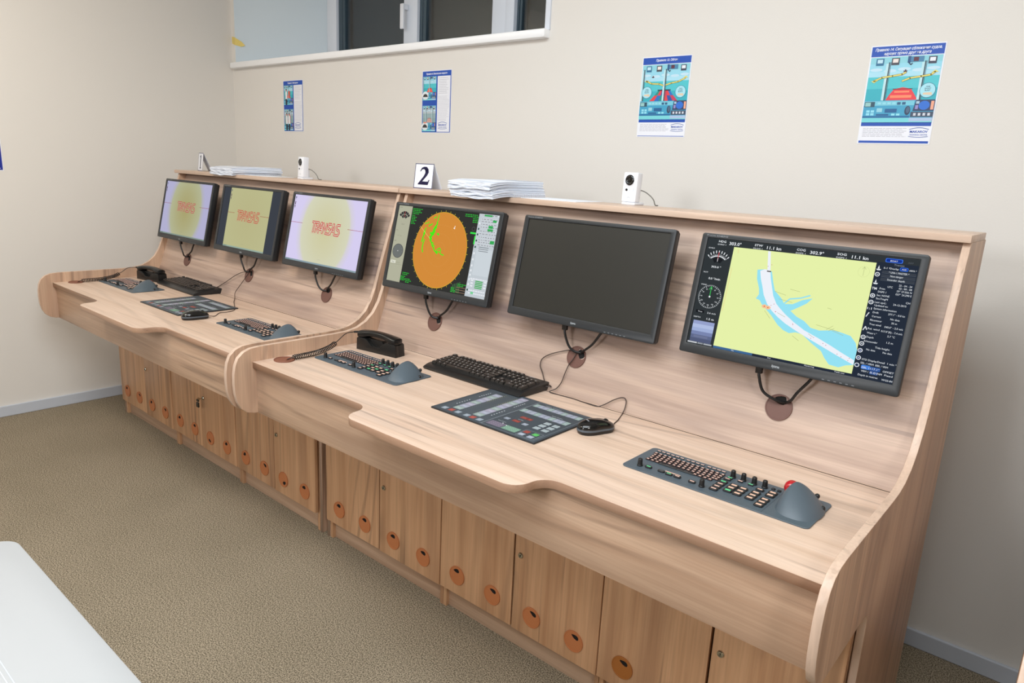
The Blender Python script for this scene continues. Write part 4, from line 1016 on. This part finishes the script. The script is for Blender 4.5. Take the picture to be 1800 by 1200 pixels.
mouse('black mouse on the nearer desk beside the flat key panel',-1.030,1.612,math.radians(66),
  [(-1.005,1.665,z+.006),(-1.027,1.703,z),(-1.036,1.737,z),(-1.059,1.800,z),(-1.060,1.815,.826),(-1.063,1.821,.845),(-1.077,1.822,.850),(-1.104,1.818,.837),(-1.134,1.808,.815),(-1.154,1.798,z),(-1.205,1.800,z),(-1.250,1.804,z),(-1.299,1.801,z),(-1.338,1.797,z+.002),(-1.323,1.812,.822),(-1.310,1.820,.844),(-1.305,1.831,.876),(-1.299,1.841,.904),(-1.289,1.848,.923),tuple(g5)])
mouse('black mouse on the far desk in front of the flat key panel',-3.040,1.440,math.radians(80),
  [(-3.030,1.500,z+.006),(-3.040,1.53,z),(-3.090,1.578,z),(-3.090,1.615,z),(-3.117,1.665,z),(-3.216,1.719,z),(-3.300,1.762,z),(-3.360,1.800,z+.004),(-3.385,1.816,.835),(-3.365,1.827,.867),(-3.350,1.838,.892),tuple(g2)])

# ---------------------------------------------------------------- handsets
def handset(label,x,y,rz,side,k):
    loc=(x,y,ZD); rr=(0,0,rz)
    if side==1: loc=T1(loc); rr=(0,0,rz+TH)
    r=root('telephone_handset',label,'telephone',loc,rr,'telephone handsets')
    W_=.205
    cr=[(0,0),(W_,0),(W_-.004,.044),(W_-.012,.049),(.160,.049),(.146,.046),(.118,.024),(.082,.024),(.052,.046),(.040,.049),(.008,.049),(.002,.045)]
    bk=[(0,0),(W_,0),(W_-.004,.044),(W_-.012,.049),(.150,.049),(.143,.036),(.124,.036),(.118,.046),(.04,.049),(.008,.049),(.002,.045)]
    add('cradle',join([shape_me([cr],0,.020,.002,T((0,.020,0))@XZ),shape_me([bk],0,.034,.002,T((0,.052,0))@XZ)]),mat('phone_black',(20,20,20),.36),r,local=True,smooth=True)
    bm=bmesh.new(); n=16; rings=[]; S=26
    for i in range(S+1):
        t=i/S; X=-.005+.207*t
        zc=.0565+.010*math.sin(PI*t)+.004*(1-t)
        e=math.exp(-((t-.12)/.14)**2)+math.exp(-((t-.88)/.13)**2)
        hy=.019+.006*e; hz=.0105+.004*e; zc-=.004*e
        cap=min(1,(t/.03)**.5 if t<.03 else 1)*min(1,((1-t)/.03)**.5 if t>.97 else 1); cap=max(cap,.35)
        ring=[]
        for j in range(n):
            a=2*PI*j/n; cx_,sx_=math.cos(a),math.sin(a)
            ring.append(bm.verts.new((X,.026+hy*cap*math.copysign(abs(cx_)**.65,cx_),zc+hz*cap*math.copysign(abs(sx_)**.65,sx_))))
        rings.append(ring)
    for a,b in zip(rings,rings[1:]):
        for j in range(n): bm.faces.new((a[j],a[(j+1)%n],b[(j+1)%n],b[j]))
    bm.faces.new(rings[0]); bm.faces.new(rings[-1])
    add('handset',bm2me(bm),mat('handset_black',(18,18,18),.28),r,local=True,smooth=True)
    add('strain_relief',tube_me([(-.030,.018,.060),(-.012,.023,.062),(.004,.026,.062)],.0042,8),CABLE,r,local=True,smooth=True)
    # coiled cord in world space
    M=MW[r]; end=M@Vector((-.030,.018,.060)); F=(lambda p:Vector(T1(p))) if side==1 else (lambda p:Vector(p))
    cap=F((-2.205,1.372,ZD+.004))
    P=[cap,F((-2.195,1.378,ZD+.010)),F((-2.192,1.42,ZD+.011)),F((-2.196,1.49,ZD+.012)),F((-2.207,1.555,ZD+.020)),F((-2.216,1.60,ZD+.038))]+k(F)+[end]
    path=spline(P,24); 
    # arc length table
    Ls=[0]
    for a,b in zip(path,path[1:]): Ls.append(Ls[-1]+(b-a).length)
    tot=Ls[-1]; s0,s1=tot*.06,tot*.70; turns=27; pts=[]; N_=turns*12
    def at(s):
        for i in range(len(Ls)-1):
            if Ls[i+1]>=s: 
                f=(s-Ls[i])/max(1e-9,Ls[i+1]-Ls[i]); return path[i].lerp(path[i+1],f),(path[i+1]-path[i]).normalized()
        return path[-1],(path[-1]-path[-2]).normalized()
    pts.append(path[0]); 
    for i in range(N_+1):
        s=s0+(s1-s0)*i/N_; p,d=at(s); x_=d.cross(Vector((0,0,1))).normalized(); y_=d.cross(x_); a=2*PI*turns*i/N_
        rad=.0085*min(1,i/10,(N_-i)/10+.05); pts.append(p+x_*math.cos(a)*rad+y_*math.sin(a)*rad)
    for i in range(1,9): pts.append(at(s1+(tot-s1)*i/8)[0])
    add('coiled_cord',tube_me(pts,.0017,6,False),CABLE,r,smooth=True)
    return r
handset('black handset in its cradle on the nearer desk, coiled cord to the left',-2.188,1.664,math.radians(7),2,lambda F:[F((-2.215,1.635,ZD+.060))])
handset('black handset in its cradle on the far desk',-2.185,1.668,math.radians(10),1,lambda F:[F((-2.215,1.635,ZD+.060))])

# ---------------------------------------------------------------- things on the top shelves
ZS=1.4165
NAVY=(44,40,92)
def tent_sign(label,t,x,y,rz):
    r=root('number_sign',label,'sign',(x,y,ZS),(0,0,rz))
    h,w_,b=.104,.116,.048
    # folded card: front leaning back, rear flap
    lean=.012
    fm=Matrix(((1,0,0,0),(0,lean/h,-1,0),(0,1,lean/h,0),(0,0,0,1)))
    add('front_leaf',box_me(0,w_,0,h,-.0005,0,0,2,fm),PAPER,r,local=True)
    L_=math.hypot(b,h); bm=bmesh.new()
    q=[(0,lean,h),(w_,lean,h),(w_,lean+b,.0),(0,lean+b,.0)]; bm.faces.new([bm.verts.new(p) for p in q]); me=bm2me(bm); o=add('rear_leaf',me,PAPER,r,local=True); md=o.modifiers.new('s','SOLIDIFY'); md.thickness=.0005
    c=Canvas(emit=False); W0_,H0=w_*1000,h*1000
    for a in ((0,0,W0_,3.2),(0,H0-3.2,W0_,H0),(0,0,3.2,H0),(W0_-3.2,0,W0_,H0)): c.rect(*a,NAVY,0)
    if t=='2':
        # serif two, drawn as its own outline
        o_=[(26,16),(88,16),(96,38),(91,38),(86,30),(52,30),(78,54),(87,68),(84,82),(72,91),(56,91),(42,86),(33,72),(37,70),(45,79),(56,81),(64,76),(66,66),(58,52),(26,20)]
        c.fill(o_,NAVY,.2)
    else:
        c.fill([(44,14),(76,14),(76,18),(67,21),(67,92),(62,92),(42,82),(43,78),(53,80),(53,21),(44,18)],NAVY,.2)
    c.build('printed_numeral',r,fm@T((0,0,.0003))@MM)
    return r
tent_sign('folded white card with the blue numeral 2 on the shelf','2',-2.368,2.105,0)
tent_sign('folded white card with the numeral 1 at the far left of the shelf','1',-4.305,2.105,-math.radians(14))
def coil(x0,x1,y,z0,r_,n,parent,axis='x'):
    """wire binding rings"""
    mes=[]
    for i in range(n):
        p=x0+(x1-x0)*i/(n-1); pts=[]
        for k in range(9):
            a=2*PI*k/8
            pts.append((p,y+r_*math.cos(a),z0+r_*math.sin(a)) if axis=='x' else (y+r_*math.cos(a),p,z0+r_*math.sin(a)))
        mes.append(tube_me(pts,.0008,5,False))
    return add('wire_binding',join(mes),mat('binding_white',(232,234,240),.3),parent,local=True)
def booklet(label,x0,y0,z0,w_,d,h,rz,sag,group,coilside=None,cover=None,cn=22):
    """soft stack of pages; local x 0..w, y 0..d; front end droops over the shelf edge by sag"""
    r=root('booklet',label,'booklet',(x0,y0,z0),(0,0,rz),group)
    nx,ny,nz=14,16,5; bm=bmesh.new(); ph=R.uniform(0,6)
    def P(i,j,k):
        u,v,t=i/nx,j/ny,k/nz
        # only the part in front of the shelf edge droops
        over=max(0,(.34-v)/.34)
        zz=h*t-sag*over*over+ (.0016*math.sin(u*7+ph)+.0010*math.sin(u*15+ph*2))*over*(1 if k else 1)
        jit=.0016*math.sin(k*2.4+ph+u*5)+.0010*math.sin(u*23+k)
        return (w_*u+(.0015*math.sin(k*1.9+ph) if i in (0,nx) else 0), d*v+(jit if j==0 else 0), zz)
    V={}
    def vert(i,j,k):
        if (i,j,k) not in V: V[(i,j,k)]=bm.verts.new(P(i,j,k))
        return V[(i,j,k)]
    for i in range(nx):
        for j in range(ny):
            bm.faces.new([vert(i,j,nz),vert(i+1,j,nz),vert(i+1,j+1,nz),vert(i,j+1,nz)]); bm.faces.new([vert(i,j,0),vert(i,j+1,0),vert(i+1,j+1,0),vert(i+1,j,0)])
    for k in range(nz):
        for i in range(nx): bm.faces.new([vert(i,0,k),vert(i+1,0,k),vert(i+1,0,k+1),vert(i,0,k+1)]); bm.faces.new([vert(i,ny,k),vert(i,ny,k+1),vert(i+1,ny,k+1),vert(i+1,ny,k)])
        for j in range(ny): bm.faces.new([vert(0,j,k),vert(0,j,k+1),vert(0,j+1,k+1),vert(0,j+1,k)]); bm.faces.new([vert(nx,j,k),vert(nx,j+1,k),vert(nx,j+1,k+1),vert(nx,j,k+1)])
    add('pages',bm2me(bm),PAGES,r,local=True)
    if cover: box('cover',0,w_,d*.34,d,-.0012,0,cover,r,0,True)
    if coilside=='back': coil(.02,w_-.02,d+.001,h*.5,h*.62+.001,cn,r)
    if coilside=='right': coil(d*.36,d-.012,w_+.002,h*.5,h*.5+.002,cn,r,'y')
    return r
PAGES=bpy.data.materials.new('page_edges'); PAGES.use_nodes=True
nt=PAGES.node_tree; b=nt.nodes['Principled BSDF']; b.inputs['Roughness'].default_value=.7
tc=nt.nodes.new('ShaderNodeTexCoord'); mp=nt.nodes.new('ShaderNodeMapping'); mp.inputs['Scale'].default_value=(3,3,900); nz_=nt.nodes.new('ShaderNodeTexNoise'); nz_.inputs['Scale'].default_value=1; cr=nt.nodes.new('ShaderNodeValToRGB')
cr.color_ramp.elements[0].color=lin((176,188,208)); cr.color_ramp.elements[0].position=.3; cr.color_ramp.elements[1].color=lin((240,244,252)); cr.color_ramp.elements[1].position=.55
nt.links.new(tc.outputs['Object'],mp.inputs[0]); nt.links.new(mp.outputs[0],nz_.inputs['Vector']); nt.links.new(nz_.outputs[0],cr.inputs[0]); nt.links.new(cr.outputs[0],b.inputs['Base Color'])
DKC=mat('dark_cover',(52,52,56),.4)
g='booklets stacked beside the numeral two card'
lab2=['black-backed wire-bound booklet at the bottom of the pile beside the numeral 2','booklet second from the bottom of the pile beside the numeral 2','booklet in the middle of the pile beside the numeral 2','booklet second from the top of the pile beside the numeral 2','top booklet of the pile beside the numeral 2, white rings behind']
hs=[.009,.0105,.0105,.0105,.0115]; z=ZS+.0015
for i in range(5):
    booklet(lab2[i],-1.908+R.uniform(-.004,.004),1.868+R.uniform(-.006,.006)+(.0 if i else .012),z,.208,.297,hs[i],R.uniform(-.012,.012),.010,g,'right' if i==0 else ('back' if i==4 else None),DKC if i==0 else None,18)
    z+=hs[i]+.0007
# loose thin sheets to the right of the pile
def sheet(label,x0,y0,w_,d,rz,col,zz=ZS,group=None):
    o=box('paper_sheet',0,w_,0,d,0,.0012,col,None,0,mx=T((x0,y0,zz+.0001))@Matrix.Rotation(rz,4,'Z')); tag(o,label,'paper',group); return o
sheet('thin flat white folder lying right of the pile of booklets',-1.675,2.0,.24,.17,.03,PAPER)
lab1=['lowest booklet of the far left pile, its binding to the right','middle booklet of the far left pile','top booklet of the far left pile, curled at its front']
g='booklets stacked beside the numeral one card'; z=ZS+.0015
h1=[.011,.013,.014]
for i in range(3):
    booklet(lab1[i],-3.862+R.uniform(-.004,.004)+(.0,.006,.0)[i],1.955,z,.236,.295,h1[i],R.uniform(-.01,.01),.008,g,'right' if i==0 else None,DKC if i==0 else None,16); z+=h1[i]+.0008
sheet('thin flat sheet lying beside the far left pile of booklets',-3.61,2.02,.235,.15,-.02,PAPER)
def ipcam(label,x,y,rz):
    r=root('network_camera',label,'camera',(x,y,ZS),(0,0,rz),'white desktop cameras')
    w_,h,d=.056,.098,.030; tilt=Matrix.Rotation(-.06,4,'X')
    M=T((0,0,.010))@tilt
    me=shape_me([rrect(-w_/2,w_/2,0,h,.004)],0,d,.003,XZ); me.transform(T((0,d,0))); me.transform(M)
    add('housing',me,WHITEP,r,local=True,smooth=True)
    ring=lathe_me([(.0175,0),(.0175,.002),(.0155,.004),(.0135,.0045),(.012,.003),(.0075,.002),(.004,.0035)],28,M@T((-.001,0,.072))@XZ)
    o=add('lens',ring,[GLOSSB],r,local=True,smooth=True)
    add('lens_ring',lathe_me([(.0200,0),(.0200,.0016),(.0180,.0026),(.0176,.0010)],28,M@T((-.001,0,.072))@XZ),WHITEP,r,local=True,smooth=True)
    add('sensor',join([lathe_me([(.0042,0),(.0042,.0012),(.003,.0018)],14,M@T((-.011,0,.040))@XZ)]),GLOSSB,r,local=True)
    c=Canvas(emit=False); c.ell(2,40,3.2,(206,212,222),z=.0); c.ell(2,40,2,(228,232,238),z=.2); c.rect(14,36,18,46,(206,212,222),0)
    c.line([(-6,13),(-3,15.5),(0,16),(3,15.5),(6,13)],1.2,(170,176,190),0); c.build('printed_mark',r,M@XZ@T((0,0,.0003))@MM)
    add('stand_base',join([box_me(-.024,.030,-.004,.055,0,.009,.003),box_me(-.008,.012,.026,.046,.006,.045,.003)]),WHITEP,r,local=True,smooth=True)
    add('cable',tube_me([(.014,.034,.052),(.034,.044,.046),(.052,.052,.034),(.064,.058,.020),(.068,.064,.004),(.069,.080,.002)],.0020,7),mat('grey_cord',(120,118,112),.5),r,local=True,smooth=True)
    return r
ipcam('white desktop camera on the nearer console shelf, dark round lens',-1.303,2.125,-.04)
ipcam('white desktop camera on the far console shelf beside the thin sheet',-3.178,2.075,-.10)

# ---------------------------------------------------------------- table corner at lower left
TZ=.74
tb=root('white_table','corner of a white table top at the lower left','table',(-.95,-.2,0))
def rr2(x0,x1,y0,y1,r): return rrect(x0,x1,y0,y1,r,8)
add('table_top',shape_me([rr2(-1.60,-.45,-.9,.358,.045)],TZ-.025,TZ,.005),mat('table_white',(168,169,170),.4),tb,smooth=True)
for x,y in ((-1.5,-.8),(-.55,-.8),(-1.5,.25),(-.55,.25)): box('leg',x-.02,x+.02,y-.02,y+.02,0,TZ-.025,mat('table_leg_grey',(170,174,180),.4,metal=.5),tb,.003)
c=Canvas(emit=False); c.line([(-1300,229),(-600,229)],1.5,(186,192,206),0); c.line([(-1300,222),(-600,222)],1.2,(200,206,218),0)
me_o=c.build('printed_line',tb,MW[tb].inverted()@T((0,0,TZ+.0004))@MM)
